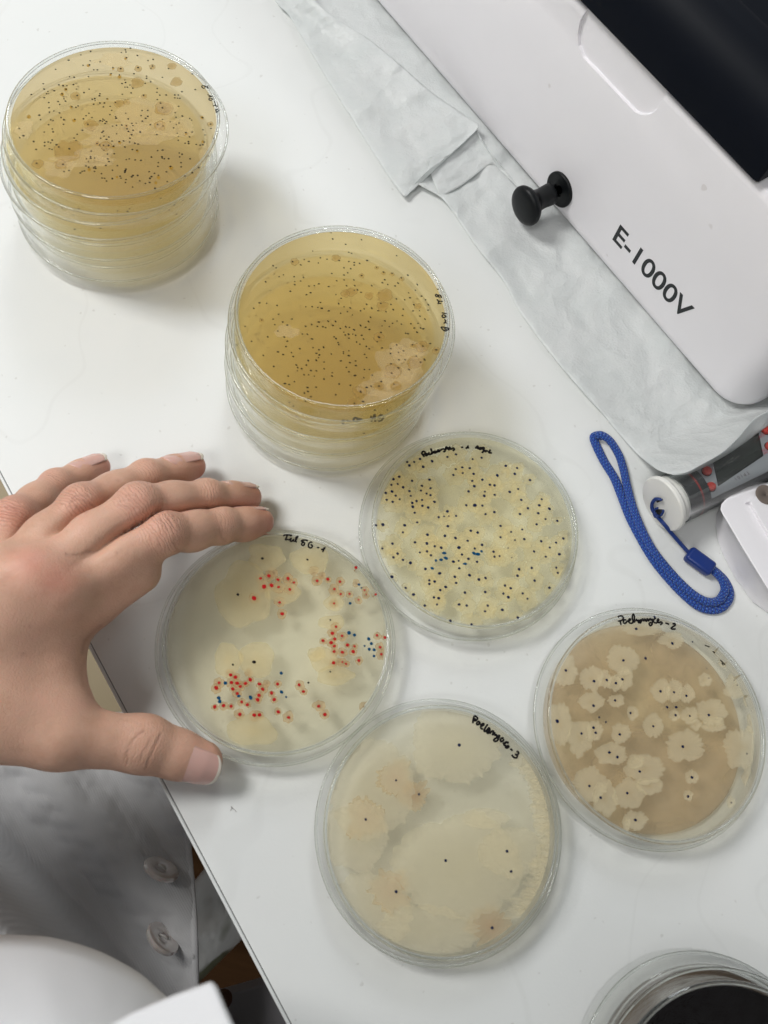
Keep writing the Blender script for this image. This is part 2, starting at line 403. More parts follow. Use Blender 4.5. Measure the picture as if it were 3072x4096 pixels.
# --- back left stack of four
S1P = Px(0, 100, .6028)
def stack(k_, x, y, offs, labels, agars, group, rots):
    out = []
    for i in range(len(labels)):
        out.append(dish(labels[i], x + offs[i][0], y + offs[i][1], i * DH, agars[i], sc=k_, group=group, rot=rots[i], seg=96, zt=12.55 if i == len(labels) - 1 else 13.1))
    return out
s1 = stack(1.0, -149.4, 238.0, [(-8.5, -1.6), (-7.5, -1.2), (-6.0, -2.2), (0, 0)],
    ['lowest and palest petri dish of the back left stack, standing on the bench',
     'second petri dish from the bottom of the back left stack',
     'third petri dish from the bottom of the back left stack, under the dotted top one',
     'top petri dish of the back left stack, amber agar covered in black dots'],
    [M_AGAR_W, M_AGAR_B, M_AGAR_B, M_AGAR_A], G_S1, [.9, 4.6, 4.4, 4.7])
d = s1[3]
S1D = [(865,152),(832,163),(836,178),(805,181),(912,201),(1016,227),(982,235),(840,215),(601,174),(536,197),(455,232),(369,293),(598,236),(664,243),(551,266),(593,263),(622,296),(646,296),(749,281),(801,288),(916,281),(1012,271),(1002,286),(1118,288),(1276,323),(889,322),(737,322),(792,330),(972,338),(972,352),(1078,346),(963,386),(1000,376),(828,363),(833,380),(809,387),(829,411),(845,411),(881,418),(862,397),(587,341),(462,343),(492,345),(391,396),(418,401),(443,402),(487,394),(287,388),(293,424),(318,441),(208,460),(308,455),(360,435),(438,424),(411,455),(508,424),(512,466),(557,447),(591,424),(293,481),(323,513),(385,506),(424,488),(434,504),(396,525),(663,455),(660,468),(612,491),(629,487),(631,501),(621,524),(663,516),(693,516),(710,489),(766,513),(812,458),(870,449),(953,465),(1043,420),(1041,445),(1060,464),(1103,463),(1044,493),(1065,517),(1160,463),(1183,463),(1160,482),(1178,484),(1193,485),(1207,441),(1295,427),(686,542),(731,538),(741,565),(477,541),(518,535),(503,545),(325,548),(357,569),(394,582),(327,577),(260,597),(269,627),(336,627),(352,632),(405,613),(423,628),(497,625),(554,621),(571,600),(590,584),(610,612),(421,657),(322,660),(347,688),(352,708),(294,709),(729,593),(767,607),(770,617),(834,584),(851,622),(875,651),(904,650),(882,666),(944,637),(943,566),(980,566),(936,600),(967,618),(981,605),(1078,548),(1185,538),(1162,580),(1210,603),(1259,619),(1271,630),(1078,625),(1046,659),(1082,669),(998,660),(1129,641),(1188,649),(1170,659),(1152,681),(1168,611),(682,623),(692,630),(706,639),(665,633),(680,637),(697,652),(747,670),(773,665),(808,663),(840,667),(583,658),(547,697),(512,724),(492,749),(505,765),(883,697),(852,705),(843,688),(930,709),(873,727),(862,750),(1041,726),(1177,717),(1184,739),(1183,763),(1258,741),(1275,709),(1233,713),(1347,694),(1361,728),(1400,685),(1398,656),(1420,751),(1344,613),(774,721),(685,703),(690,736),(668,750),(706,757),(722,742),(676,711),(743,769),(791,772),(820,768),(860,775),(895,783),(917,789),(644,785),(661,795),(687,797),(721,797),(753,803),(829,808),(878,825),(908,829),(1046,832),(1079,829),(1190,848),(1208,856),(1192,874),(1261,887),(1228,783),(1252,785),(1250,772),(1302,791),(1328,796),(1346,793),(1355,776),(1384,869),(1319,945),(131,747),(155,733),(128,685),(223,771),(296,777),(320,775),(346,762),(336,781),(374,793),(390,808),(296,800),(240,824),(328,820),(345,824),(460,820),(605,835),(689,829),(713,855),(758,853),(601,872),(602,883),(628,881),(573,887),(587,905),(715,887),(723,905),(838,892),(857,887),(896,894),(935,897),(1074,873),(1076,882),(1090,886),(1119,886),(1005,875),(1050,912),(1048,937),(1201,912),(1202,940),(243,916),(418,923),(457,964),(425,971),(533,980),(545,970),(560,967),(571,934),(588,942),(622,947),(635,950),(632,939),(627,970),(702,931),(673,985),(746,962),(779,932),(836,955),(828,975),(831,965),(1131,937),(1104,973),(1025,983),(990,972),(1005,1005),(995,1016),(994,1044),(913,997),(882,997),(874,1006),(797,1002),(745,1018),(836,1024),(832,1044),(803,1015),(707,1034),(694,1016),(677,1014),(927,1033),(965,1050),(1110,1038),(1051,996),(1227,1001),(1276,979),(1029,1082),(880,1074)]
dots(d, S1P, S1D, M_INK, .29, 1.3)
for x, y, r in ((500,470,35),(790,520,35),(1085,550,60),(1170,375,40),(910,380,45),(1140,270,30),(600,660,48),(400,920,42),(250,920,40),(1060,665,40),(700,800,40),(916,288,26),(800,292,24),(1010,275,22),(1395,655,22),(955,470,20),(450,830,95),(840,510,24)):
    colony(d, S1P, x, y, r, r * .78, M_COL_A, .02, .10)
for x, y, rx, ry in ((960,600,190,120),(1150,680,150,60),(820,730,270,80),(560,900,200,40),(390,950,110,55),(760,230,110,45),(1360,850,35,70),(160,690,55,60),(640,850,120,45)):
    colony(d, S1P, x, y, rx, ry, M_COL_AL, .05, .20, zoff=.3)
for x, y in ((832,222),(751,288),(733,327),(792,341),(411,457),(470,541),(490,629),(190,605),(1340,613),(1233,723),(1345,773),(1133,945),(1050,1009),(1033,1045),(590,957),(775,1006),(644,783),(793,779),(585,267),(436,425),(712,489),(836,668),(752,805),(910,833)):
    colony(d, S1P, x, y, RNG.uniform(7, 14), None, M_COL_Y, .02, .06, nseg=20)
W1P = Px(780, 320, .07233)
writing(d, W1P, [[(530,440),(470,450),(395,390),(370,330),(430,300),(520,310),(620,370),(660,370)], [(545,350),(560,400)], [(690,340),(705,460)],
    [(695,795),(800,845),(950,905),(850,905),(745,920)], [(890,990),(800,1000),(775,1060),(830,1120),(910,1110),(960,1040),(890,990)], [(960,1040),(1010,1045)],
    [(1070,1155),(1110,1270)], [(990,1310),(995,1312)], [(1125,1330),(1140,1390),(1245,1465)], [(990,1430),(1060,1400),(1140,1400)],
    [(1145,1605),(1160,1700),(1185,1785),(1260,1740),(1330,1660),(1190,1620)]], .26)
# dots seen on the dishes below the top one
rs_ = np.random.RandomState(4)
for i, n_ in ((2, 60), (1, 45)):
    dd_ = s1[i]
    for q in range(n_):
        a, r_ = rs_.uniform(0, 6.28), 40 * math.sqrt(rs_.uniform(.05, 1)); p_ = dd_.c + np.array([r_ * math.cos(a), r_ * math.sin(a), 14.32])
        o = bpy.data.objects.new('marker_dot', RNG.choice(dot_mesh(M_INKG))); COL.objects.link(o); o.parent = dd_.root
        o.location = tuple((p_ - dd_.c) * MM); o.scale = (.42 * MM, .36 * MM, MM)
# --- middle stack of four
S2P = Px(850, 850, .6329)
s2 = stack(.962, -34.6, 174.6, [(-4.6, -1.2), (-3.8, -1.0), (-2.2, -1.0), (0, 0)],
    ['lowest petri dish of the stack above the fingertips, standing on the bench',
     'second petri dish from the bottom of the stack above the fingertips',
     'third petri dish from the bottom of the middle stack, writing seen upside down on it',
     'top petri dish of the middle stack, deep amber agar with fine black dots'],
    [M_AGAR_W, M_AGAR_B, M_AGAR_B, M_AGAR_G], G_S2, [4.5, .3, 1.9, 5.2])
d = s2[3]
S2D = [(749,127),(760,166),(942,171),(842,200),(861,250),(880,257),(1164,272),(977,302),(682,285),(724,294),(800,302),(862,309),(896,315),(896,331),(930,321),(609,308),(669,318),(558,330),(506,310),(580,297),(633,243),(383,335),(402,348),(421,405),(449,393),(336,437),(516,405),(520,436),(557,432),(575,409),(754,384),(831,348),(874,354),(855,380),(831,394),(943,398),(832,425),(894,425),(785,430),(848,462),(899,461),(896,489),(916,488),(939,503),(1038,345),(1081,376),(1135,384),(1194,412),(1235,395),(1089,424),(1074,443),(1108,454),(1154,463),(1173,445),(1294,454),(1283,490),(1240,507),(1249,538),(1322,527),(1347,551),(1216,551),(1163,545),(1425,484),(1364,582),(1363,616),(1308,620),(1268,621),(1273,582),(1206,610),(1143,613),(1128,580),(1064,573),(1047,620),(1097,625),(1007,461),(610,464),(644,461),(672,450),(735,467),(594,519),(620,506),(780,518),(813,541),(492,497),(520,455),(297,570),(342,573),(408,586),(261,605),(418,642),(383,673),(444,691),(394,708),(311,678),(206,719),(473,710),(502,672),(590,595),(630,594),(666,599),(690,604),(682,567),(734,621),(798,575),(832,595),(871,602),(810,636),(853,626),(884,647),(936,620),(959,608),(974,579),(1007,604),(999,661),(986,688),(672,691),(731,686),(778,688),(762,713),(663,719),(698,721),(715,726),(588,718),(627,707),(808,732),(842,721),(866,725),(895,740),(936,713),(968,724),(992,738),(1072,716),(1090,684),(1138,699),(1167,685),(1194,705),(1254,702),(1298,700),(1202,650),(1311,654),(1343,673),(1276,729),(1316,729),(1333,734),(1293,756),(1221,763),(1236,765),(1118,720),(1065,757),(830,755),(860,768),(887,768),(905,775),(839,773),(943,775),(955,799),(862,793),(911,817),(932,831),(972,845),(991,860),(1041,816),(1072,855),(1164,836),(1128,860),(1175,883),(1208,873),(1125,890),(1052,787),(1264,835),(1330,843),(1376,827),(1415,867),(1288,906),(1341,929),(1315,945),(1217,929),(1179,930),(1242,991),(1174,981),(1128,955),(1133,1014),(768,785),(781,796),(794,822),(798,834),(630,798),(568,767),(600,768),(453,786),(473,812),(465,846),(413,748),(349,785),(247,813),(552,860),(636,853),(674,867),(702,851),(751,893),(827,880),(862,873),(827,891),(862,904),(962,896),(974,916),(905,937),(869,948),(811,937),(907,966),(846,978),(862,1006),(992,991),(960,991),(657,889),(676,899),(670,916),(656,933),(705,944),(605,935),(593,963),(530,963),(538,979),(537,999),(564,986),(622,998),(657,1000),(706,987),(757,1012),(755,1033),(643,1033),(579,1025),(608,1025),(705,1052),(518,1068),(478,1033),(458,1080),(485,1086),(447,897),(414,880),(500,885),(510,909),(321,902),(387,972),(601,1105),(655,1103),(581,1140),(603,1130),(622,1163),(606,1178),(588,1192),(779,1151),(801,1083),(872,1091),(957,1043),(901,1029),(1010,1027),(1067,1067),(1147,1083),(1053,1096),(1003,1098),(975,1105),(937,1132),(952,1194),(897,1205)]
dots(d, S2P, S2D, M_INK, .24, 1.9)
for x, y, r in ((780,285,28),(878,500,35),(990,525,28),(1090,520,50),(1075,590,38),(1297,590,24),(1050,785,34),(1325,845,45),(1415,870,28),(1280,945,50),(1140,1000,58),(1160,1095,37),(1050,1095,34),(930,1130,46),(895,1200,42),(943,398,18),(1038,347,14),(1081,381,14),(1135,388,15),(1197,417,17),(1265,840,16),(520,310,28),(310,680,16),(840,510,30)):
    colony(d, S2P, x, y, r, r * .8, M_COL_A, .02, .10)
for x, y, rx, ry in ((1180,960,150,120),(1150,1090,180,110),(1230,870,110,70),(470,750,75,40),(1060,1180,110,60)):
    colony(d, S2P, x, y, rx, ry, M_COL_AL, .05, .20, zoff=.3)
W2P = Px(1700, 1150, .09043)
writing(d, W2P, [[(640,440),(590,370),(520,300),(470,320),(480,380),(550,400),(590,360),(620,330),(690,345),(730,450)],
    [(530,515),(600,590),(790,610)], [(600,600),(600,670),(570,715)], [(610,690),(720,705)],
    [(740,1110),(950,1150)], [(830,1190),(760,1230),(780,1310),(860,1320),(925,1270),(830,1190)], [(870,1395),(920,1470),(890,1540)], [(825,1580),(890,1550),(975,1580)],
    [(1040,1790),(900,1765),(735,1740),(730,1790),(830,1890),(920,1915),(940,1870),(860,1800)], [(940,1870),(1010,1870),(1060,1820),(1040,1790)]], .29)
d = s2[2]
W2Q = Px(1340, 1640, .13261)
writing(d, W2Q, [[(210,310),(300,330),(240,400),(210,310)], [(370,295),(395,350),(350,390)], [(430,330),(505,350)], [(660,370),(570,330),(570,260),(630,230),(690,280),(680,360),(650,375)],
    [(700,270),(750,270),(720,380)], [(820,260),(760,320)], [(1090,180),(1115,350)], [(1110,230),(1150,270),(1195,130),(1220,355)], [(1300,320),(1390,320),(1450,240),(1440,165),(1370,150),(1320,210),(1330,250),(1400,220)]], .42, M_INKG)
for i, n_ in ((2, 50), (1, 40)):
    dd_ = s2[i]
    for q in range(n_):
        a, r_ = rs_.uniform(0, 6.28), 40 * math.sqrt(rs_.uniform(.05, 1)); p_ = dd_.c + np.array([r_ * math.cos(a), r_ * math.sin(a), 14.32])
        o = bpy.data.objects.new('marker_dot', RNG.choice(dot_mesh(M_INKG))); COL.objects.link(o); o.parent = dd_.root
        o.location = tuple((p_ - dd_.c) * MM); o.scale = (.42 * MM, .34 * MM, MM)
# --- held dish
TP = Px(550, 2000, .6631)
dT = d = dish('petri dish between thumb and forefinger, clear agar with clusters of red dots', -26.9, 55.9, 0, M_AGAR_T, group=G_ONE, rot=2.93, base_off=(.5, .5), seg=144)
RED = [(742,472),(792,457),(847,480),(908,473),(944,497),(763,522,1.3),(809,515),(851,525),(919,539),(703,592,1.3),(857,617),(873,686),(1084,487),(1148,477),(1221,492),(1188,537),(1226,567,.8),(1279,565,.8),(1370,543,.6),(1380,570,.5),(1334,600,.7),(1186,623,.8),(1318,407),(1437,569,.8),(1198,764),(1176,804),(1234,819,.8),(1190,838),(1119,848),(1168,860),(1188,881),(1267,875),(1309,882,.8),(1186,914),(1236,918),(1301,914),(1445,816,.8),(1493,829),(1464,888,.8),(1471,930),(1183,982),(1236,977,.7),(1258,988,.7),(1335,967),(562,1055),(591,1068),(492,1102),(567,1101),(601,1105),(651,1106),(680,1084),(475,1133),(575,1140),(620,1125),(602,1167),(736,1110),(844,1110),(755,1141),(733,1178),(809,1164),(724,1205),(825,1204),(975,1115),(1001,1155),(629,1218),(663,1235),(466,1247,1.2),(519,1240),(565,1244),(617,1293),(704,1298),(736,1296),(850,1278),(912,1312),(1093,1244),(1131,1294)]
dots(d, TP, RED, M_INKR, .47, 1.3)
dots(d, TP, [(1336,510,.8),(1350,530,.5),(1283,623),(1276,801,1.3),(1309,814),(1395,838),(1411,866),(1370,880,.8),(1398,900),(1428,903),(1427,941),(530,1104,1.1),(611,1183),(682,1192,1.2),(490,1194,1.1),(496,1216,1.1),(867,1044,.9),(869,1158,.9),(897,1188,.8)], M_INKT, .48, 1.4)
dots(d, TP, [(753,352,.8),(605,570),(1025,359,.7),(1163,723,.6),(575,993,.7),(703,977,1.1),(1163,1036,.6),(1031,1102,.7)], M_INK, .46)
for x, y, rx, ry in ((640,570,172,190),(775,345,112,82),(545,965,84,105),(720,960,108,108),(690,1390,150,95),(1172,738,84,44),(1120,960,80,75),(1080,930,55,45),(1040,360,115,85),(1190,1060,110,60),(1185,620,62,50),(880,560,110,60)):
    colony(d, TP, x, y, rx, ry, M_COL_T, .012, .09, nseg=96)
for q in RED + [(820,440),(560,1040),(670,1045),(780,1110),(1320,500,.5),(1215,970),(1060,430),(1110,450),(1375,1250)]:
    s_ = q[2] if len(q) > 2 else 1.0
    r_ = RNG.uniform(19, 36) * (.6 + .4 * s_)
    if q in ((912,1312), (1093,1244), (1131,1294), (857,617)): r_ *= 1.35
    colony(d, TP, q[0] + RNG.uniform(-4, 4), q[1] + RNG.uniform(-4, 4), r_, r_ * RNG.uniform(.85, 1.1), M_COL_HALO, .03, .10, nseg=28, zoff=.35)
W3P = Px(1110, 2110, .13261)
writing(d, W3P, [[(170,250),(240,222),(340,222),(425,235),(375,255)], [(300,230),(235,375)], [(240,370),(310,360),(355,370),(415,320),(385,400),(430,415),(490,350),(470,395),(530,405),(600,300),(610,265),(560,300),(545,385),(575,445)],
    [(920,400),(830,375),(740,385),(725,410),(800,450),(815,500),(770,540),(725,510),(745,465),(800,420)], [(1050,455),(1000,435),(940,500),(940,580),(1000,615),(1050,570),(1030,520),(995,525)], [(1190,605),(1260,607)], [(1310,660),(1360,660),(1430,600),(1385,690),(1360,740)]], .33)
# --- dish full of small colonies
P1P = Px(1350, 1650, .6329)
d1 = d = dish('petri dish with straw agar and many navy dots, touching the middle stack', 36.2, 120.8, 0, M_AGAR_P1, 40.6, group=G_ONE, rot=5.6, base_off=(1.6, 1.0), seg=144)
NAVY = [(749,264),(695,280),(522,293),(598,307),(441,312),(485,312),(454,334),(542,342),(854,294,.8),(911,285),(748,357),(789,346),(836,351),(792,382,.8),(732,394),(861,387),(1064,336),(1136,350),(1121,387),(1011,397,1.1),(1217,427),(390,405),(354,421),(341,457),(381,451),(415,472),(472,431),(582,424),(534,463),(588,478),(527,493,.8),(455,496),(345,499),(305,508),(368,525),(463,526),(563,512),(588,522),(311,551),(349,564),(393,548),(473,571),(500,559),(535,552),(613,564),(476,595),(537,589),(573,600),(488,633),(852,431),(916,424),(865,465),(964,456),(993,460),(829,498),(932,499),(928,526),(994,520),(1142,483),(1089,501),(1162,552),(1291,548),(1276,586),(1204,605),(1340,608),(1269,636),(1154,641),(814,586),(868,586,1.2),(916,588),(992,629),(936,642),(1315,673),(1390,684),(695,624),(640,661),(674,656,.8),(704,654,.7),(750,653),(697,718),(504,694),(425,712),(413,757),(287,708,1.1),(244,712),(1031,716),(1259,706),(1168,739),(1098,754,.8),(1031,788),(1181,800),(1122,806,.7),(843,747),(886,758),(679,779),(746,793,1.1),(569,772,1.2),(823,810),(348,828),(490,820,.9),(565,827),(615,845),(656,854),(283,859),(914,836),(868,859),(1288,813),(1382,822),(1428,796),(1342,853),(1403,895),(1243,878),(1317,911),(987,879),(1025,907),(993,911),(1078,856,.6),(1102,916,.5),(380,891),(354,915),(414,931),(461,950,1.2),(521,884),(566,877),(591,902),(883,943),(828,924),(787,897,1.1),(768,853,1.2),(733,942),(766,937,.7),(770,984,1.1),(835,1028,1.2),(742,1038),(750,1077),(894,1055),(936,1046),(1228,982),(1148,991),(1138,1031),(1246,1062),(1383,980),(1393,1013),(344,1038,1.2),(556,988,1.2),(646,1016),(581,1060),(614,1068),(581,1083),(684,1102),(650,1122),(431,1108),(481,1150),(806,1138),(934,1134),(1059,1093),(1095,1110),(1049,1144),(1080,1167),(1171,1143),(1201,1176),(1340,1107),(610,1168),(640,1173),(629,1213),(552,1220),(769,1213),(817,1220),(950,1220),(933,1256),(1042,1247),(1141,1296),(714,1316),(848,1338)]
dots(d, P1P, NAVY, M_INKB, .42, 1.3)
dots(d, P1P, [(675,888),(655,930),(685,920),(622,935),(599,984),(862,889),(886,895),(911,877),(806,956)], M_INKT, .48, 1.9)
for i, q in enumerate(NAVY):
    r_ = RNG.choice((30, 36, 42, 48, 56, 64)) * (q[2] if len(q) > 2 else 1.0)
    colony(d, P1P, q[0] + RNG.uniform(-12, 12), q[1] + RNG.uniform(-8, 14), r_, r_ * RNG.uniform(.85, 1.1), M_COL_P1, .07, .13, nseg=56)
DROP = [(859,634,14),(821,679,14),(873,692,19),(727,692,12),(776,725,19),(728,760,11),(690,730,10)]
for x, y, r in DROP:
    c = P1P(x, y, d.z_top - 1.5); c[2] = d.z_col - .9; rr = np.linalg.norm(P1P(x + r, y, d.z_col) - P1P(x, y, d.z_col))
    put('droplet', *lathe([(.01, -.9 * rr), (.5 * rr, -.75 * rr), (.85 * rr, -.4 * rr), (rr, 0), (.01, .02)], c, 20), M_PLATE, d.root)
W4P = Px(1670, 1770, .19289)
writing(d, W4P, [[(145,295),(95,230),(110,185),(150,190),(160,230),(120,250)], [(160,250),(190,230),(210,250),(185,270),(160,250)], [(245,200),(235,240),(280,240),(300,200)], [(275,120),(300,200),(310,240)], [(310,215),(350,180),(395,195),(360,215),(320,190)],
    [(410,205),(430,150),(450,190),(475,150),(490,170)], [(495,150),(530,130),(575,150),(560,185),(530,180)], [(600,150),(585,110),(610,90),(640,140),(670,150)], [(650,130),(670,90),(690,140),(740,110),(765,140),(730,170)], [(737,60),(738,62)],
    [(905,100),(950,98)], [(1000,125),(1045,85),(1040,60)], [(1045,85),(1060,125)], [(1200,120),(1250,70),(1250,135)], [(1290,100),(1275,130),(1310,140),(1325,110),(1290,100)], [(1350,95),(1335,125),(1365,140),(1385,110),(1350,95)],
    [(1340,215),(1390,155),(1405,190),(1440,165),(1445,190)], [(1515,145),(1480,210),(1545,210)]], .42)
# --- dish with white rosettes over brown spores
P2P = Px(2050, 2350, .6160)
d2 = d = dish('petri dish with brown growth and pale ragged rosettes, by the blue strap', 120.7, 62.7, 0, M_AGAR_P2, group=G_ONE, rot=2.4, base_off=(.8, -.2), seg=144)
put('spore_film', *lathe([(39.6, 1.4), (40.2, 1.9), (39.4, 2.2), (.01, 2.2), (.01, 1.4)], d.c, 96), M_FILM, d.root)
for x, y, rx, ry in ((340,540,70,92),(515,590,66,76),(600,595,40,52),(665,620,46,48),(725,590,52,68),(718,470,92,88),(515,740,72,58),(675,735,50,36),(780,815,34,42),(310,880,68,122),(440,975,72,104),(530,930,50,62),(702,945,58,58),(640,1080,92,66),(915,895,60,70),(965,670,58,68),(1050,668,50,66),(1130,690,46,56),(1050,830,32,34),(1150,830,50,52),(1190,890,32,34),(1295,810,88,78),(1305,890,70,46),(1120,1030,112,92),(1500,1040,112,118),(800,1130,50,42),(860,1180,112,86),(890,1290,80,50),(505,1280,102,100),(600,1370,72,102),(755,1340,86,92),(800,1510,72,54),(740,1530,24,44),(1165,1230,42,40),(1420,1395,24,36),(1140,1350,30,30),(1035,340,70,50),(1450,640,70,70),(840,260,110,50),(1250,600,40,40),(1500,560,60,50),(1540,700,40,70),(1560,880,36,60),(1400,480,60,40),(1530,1230,36,60),(1350,380,60,36)):
    colony(d, P2P, x, y, rx * 1.08, ry * 1.08, M_COL_P2, .075, .10, nseg=90)
dots(d, P2P, [(804,268),(1039,363),(1170,353,.6),(865,459),(721,473),(347,538),(530,608),(613,601),(672,621),(715,596),(527,767),(667,733),(767,815),(564,842,.7),(608,873,.7),(291,868,1.2),(962,674),(1050,680),(1130,703),(1005,777),(1064,777),(1060,829),(1152,834,.7),(1276,828),(915,901),(527,910,1.1),(541,943),(449,948),(697,954),(630,1071),(682,1101),(1107,1033),(1523,1079,.6),(827,1195),(1166,1233),(500,1289),(573,1364),(746,1335),(1141,1357),(1422,1397,.6),(799,1510),(1261,525,.5),(1276,588,.5),(1440,602,.4),(1460,634,.5),(922,190)], M_INKB, .40, 1.3)
W5P = Px(2450, 2440, .16878)
writing(d, W5P, [[(135,175),(160,145),(220,140),(260,190),(225,240),(150,260),(145,255)], [(180,240),(205,355)], [(330,235),(280,235),(260,290),(300,315),(360,260),(400,260),(430,215),(400,215),(385,270),(420,310),(480,300),(520,200),(515,120),(490,100),(470,180),(490,270),(540,280)],
    [(545,270),(570,220),(600,260),(630,230),(610,290),(650,300),(690,260),(670,230),(650,270),(680,320)], [(690,250),(720,210),(740,260),(770,210),(800,270),(830,200),(850,260),(900,200),(920,260)], [(940,200),(950,270),(930,350),(890,370),(870,320),(920,290)],
    [(1040,200),(1000,200),(975,260),(1010,305),(1070,290),(1100,230),(1080,215),(1060,270),(1100,300),(1150,280),(1180,310),(1130,350)], [(1255,305),(1345,338)], [(1425,330),(1480,320),(1485,360),(1400,420),(1410,450),(1500,450)]], .36)
writing(d, P2P, [[(1250,375),(1280,385)], [(1300,415),(1315,425)], [(1350,470),(1380,500)], [(1370,505),(1360,490)]], .28, M_INKG)
# --- clouded dish in front
P3P = Px(1200, 2750, .6631)
d3 = d = dish('clouded khaki petri dish with a few wide spread colonies, frontmost on the bench', 48.9, 6.9, 0, M_AGAR_P3, 41.6, group=G_ONE, rot=.6, sc=.985, seg=144)
for x, y, rx, ry in ((945,330,262,240),(960,1075,370,310),(1270,990,190,150),(1120,790,140,60),(420,600,260,300),(330,900,200,200),(420,1350,260,220),(760,1480,300,160)):
    colony(d, P3P, x, y, rx, ry, M_COL_P3, .05, .055, nseg=150)
for i in range(26):
    t_ = i / 25; ang = -.62 + 1.35 * t_
    x, y = 840 + (668 - RNG.uniform(0, 26)) * math.cos(ang), 875 + (745 - RNG.uniform(0, 20)) * math.sin(ang)
    colony(d, P3P, x, y, RNG.uniform(45, 95), RNG.uniform(30, 58), M_COL_P3, .16, .20, nseg=48)
for x, y, rx, ry in ((575,545,100,100),(690,650,84,84),(395,785,110,105),(545,1225,112,118),(1150,1440,122,118)):
    colony(d, P3P, x, y, rx, ry, M_COL_OR, .16, .18, zoff=.4, nseg=72)
dots(d, P3P, [(961,347,1.5),(580,560),(718,644),(397,796),(1249,988),(879,1044),(1274,1110,1.1),(580,1232,1.1),(1160,1450,1.1)], M_INKB, .36, 1.2)
W6P = Px(1870, 2840, .13864)
writing(d, W6P, [[(155,385),(165,280),(190,190),(230,175),(290,230),(260,290),(200,310),(180,290),(235,240)], [(360,370),(320,330),(270,370),(275,420),(330,410),(350,360),(370,430)], [(380,460),(450,450),(475,400),(430,400),(385,470),(400,540),(450,540)],
    [(590,410),(530,490),(480,590),(500,620),(540,590)], [(590,540),(555,600),(580,670),(640,600),(640,530),(610,520),(600,600),(620,690)], [(640,680),(710,610),(750,620),(720,730)], [(730,720),(780,650),(800,750)], [(800,750),(840,710),(860,770),(930,720)], [(935,720),(900,820),(850,890),(780,900),(760,860),(820,810),(880,820)],
    [(1050,820),(990,810),(950,860),(970,910),(1030,880),(1040,840),(1030,910)], [(1030,930),(1060,990),(1120,920),(1190,940)], [(1190,960),(1100,930),(1050,1000),(1110,1040),(1180,1030),(1190,1070),(1130,1095),(1080,1070)], [(1240,1115),(1300,1175)], [(1415,1210),(1450,1195),(1480,1240),(1440,1290),(1370,1280)], [(1440,1290),(1430,1360),(1380,1380),(1320,1350),(1280,1290)]], .36)
# --- dark pair in the corner
k0 = dish('lower petri dish of the dark pair at the right front corner', 156, -56, 0, None, group=G_K, rot=2.6, seg=96)
put('agar', *lathe([(41.2, 13.1), (41.25, 9.2), (.01, 9.2), (.01, 13.1)], k0.bc, 96), M_AGAR_K2, k0.root)
k1 = dish('upper petri dish of the dark pair at the right front corner, black medium', 156.6, -58.5, DH, M_AGAR_K, 40.9, group=G_K, rot=2.2, seg=96)
# ribs that appear as faint rings under the lids are part of the lathe profile
# ------------------------------------------------------------------ the white instrument standing on the wrapping sheet
DV0 = at(1504, 0, 5); _e = at(2847, 1557, 5) - DV0; _e[2] = 0
DE = unit(_e); DN = np.array([DE[1], -DE[0], 0]); DZ = np.array([0, 0, 1.0])      # along the front, out of the front, up
def dv(s, out, z): return DV0 * [1, 1, 0] + DE * s + DN * out + DZ * z
def mat_white_plastic():
    t = NT('white_plastic'); co = t.coord(1)
    f = t.noise(co, 1400, 2, .6); n = t.noise(co, 14, 3)
    c = t.ramp(n, [(.3, (.83, .815, .845)), (.7, (.86, .845, .87))])
    sp = t.ramp(t.noise(co, 130, 1, .2), [(.80, (0, 0, 0)), (.83, (1, 1, 1))])
    c = t.mix(t.math('MULTIPLY', sp, .25), c, (.35, .30, .26))
    return t.surf(t.bsdf(c, .38, t.bump(f, .08, .0002), **{'Specular IOR Level': .4}))
M_WP = mat_white_plastic()
M_BLK = plain('black_plastic', (.0035, .005, .009), .5, **{'Specular IOR Level': .10})
M_BLKM = plain('black_matt_plastic', (.004, .005, .006), .42, **{'Specular IOR Level': .25})
M_TXT = plain('printed_black', (.008, .011, .013), .5)
dev = thing('laboratory_instrument', 'white instrument with black lid and pull knob, marked E-1000V on its front', 'instrument', dv(150, -80, 0))
S0, S1, DEP = -170.0, 304.0, 210.0
def body_outline(ins, r, n=8):
    pts = []
    for cx_, cy_, a0 in ((S1 - ins - r, -ins - r, 0), (S0 + ins + r, -ins - r, 90), (S0 + ins + r, -DEP + ins + r, 180), (S1 - ins - r, -DEP + ins + r, 270)):
        for k in range(n + 1):
            a = math.radians(a0 + 90 * k / n); pts.append((cx_ + r * math.cos(a), cy_ + r * math.sin(a)))
    return pts
def loft_outline(levels):
    V, Fc = [], []; n = None
    for ins, r, z in levels:
        o = body_outline(ins, r); n = len(o); V += [dv(s, q, z) for s, q in o]
    for i in range(len(levels) - 1):
        for k in range(n):
            k2 = (k + 1) % n; Fc.append((i * n + k, i * n + k2, (i + 1) * n + k2, (i + 1) * n + k))
    Fc.append(tuple(range(n))[::-1]); Fc.append(tuple((len(levels) - 1) * n + k for k in range(n)))
    return V, Fc
body = auto_smooth(put('housing', *loft_outline([(3.5, 14, 4.2), (1.2, 15.5, 4.6), (.2, 16.5, 6.2), (0, 17, 8.5), (0, 17, 60), (0, 17, 92), (1.2, 16, 95.2), (4, 14, 96.4)]), M_WP, dev), 40)
for s_, q_ in ((-140, -30), (280, -30), (280, -180), (-140, -180)):
    put('foot', *lathe([(7, 0.9), (8, 4.5), (.01, 4.5), (.01, .9)], dv(s_, q_, 0), 20), M_BLKM, dev)
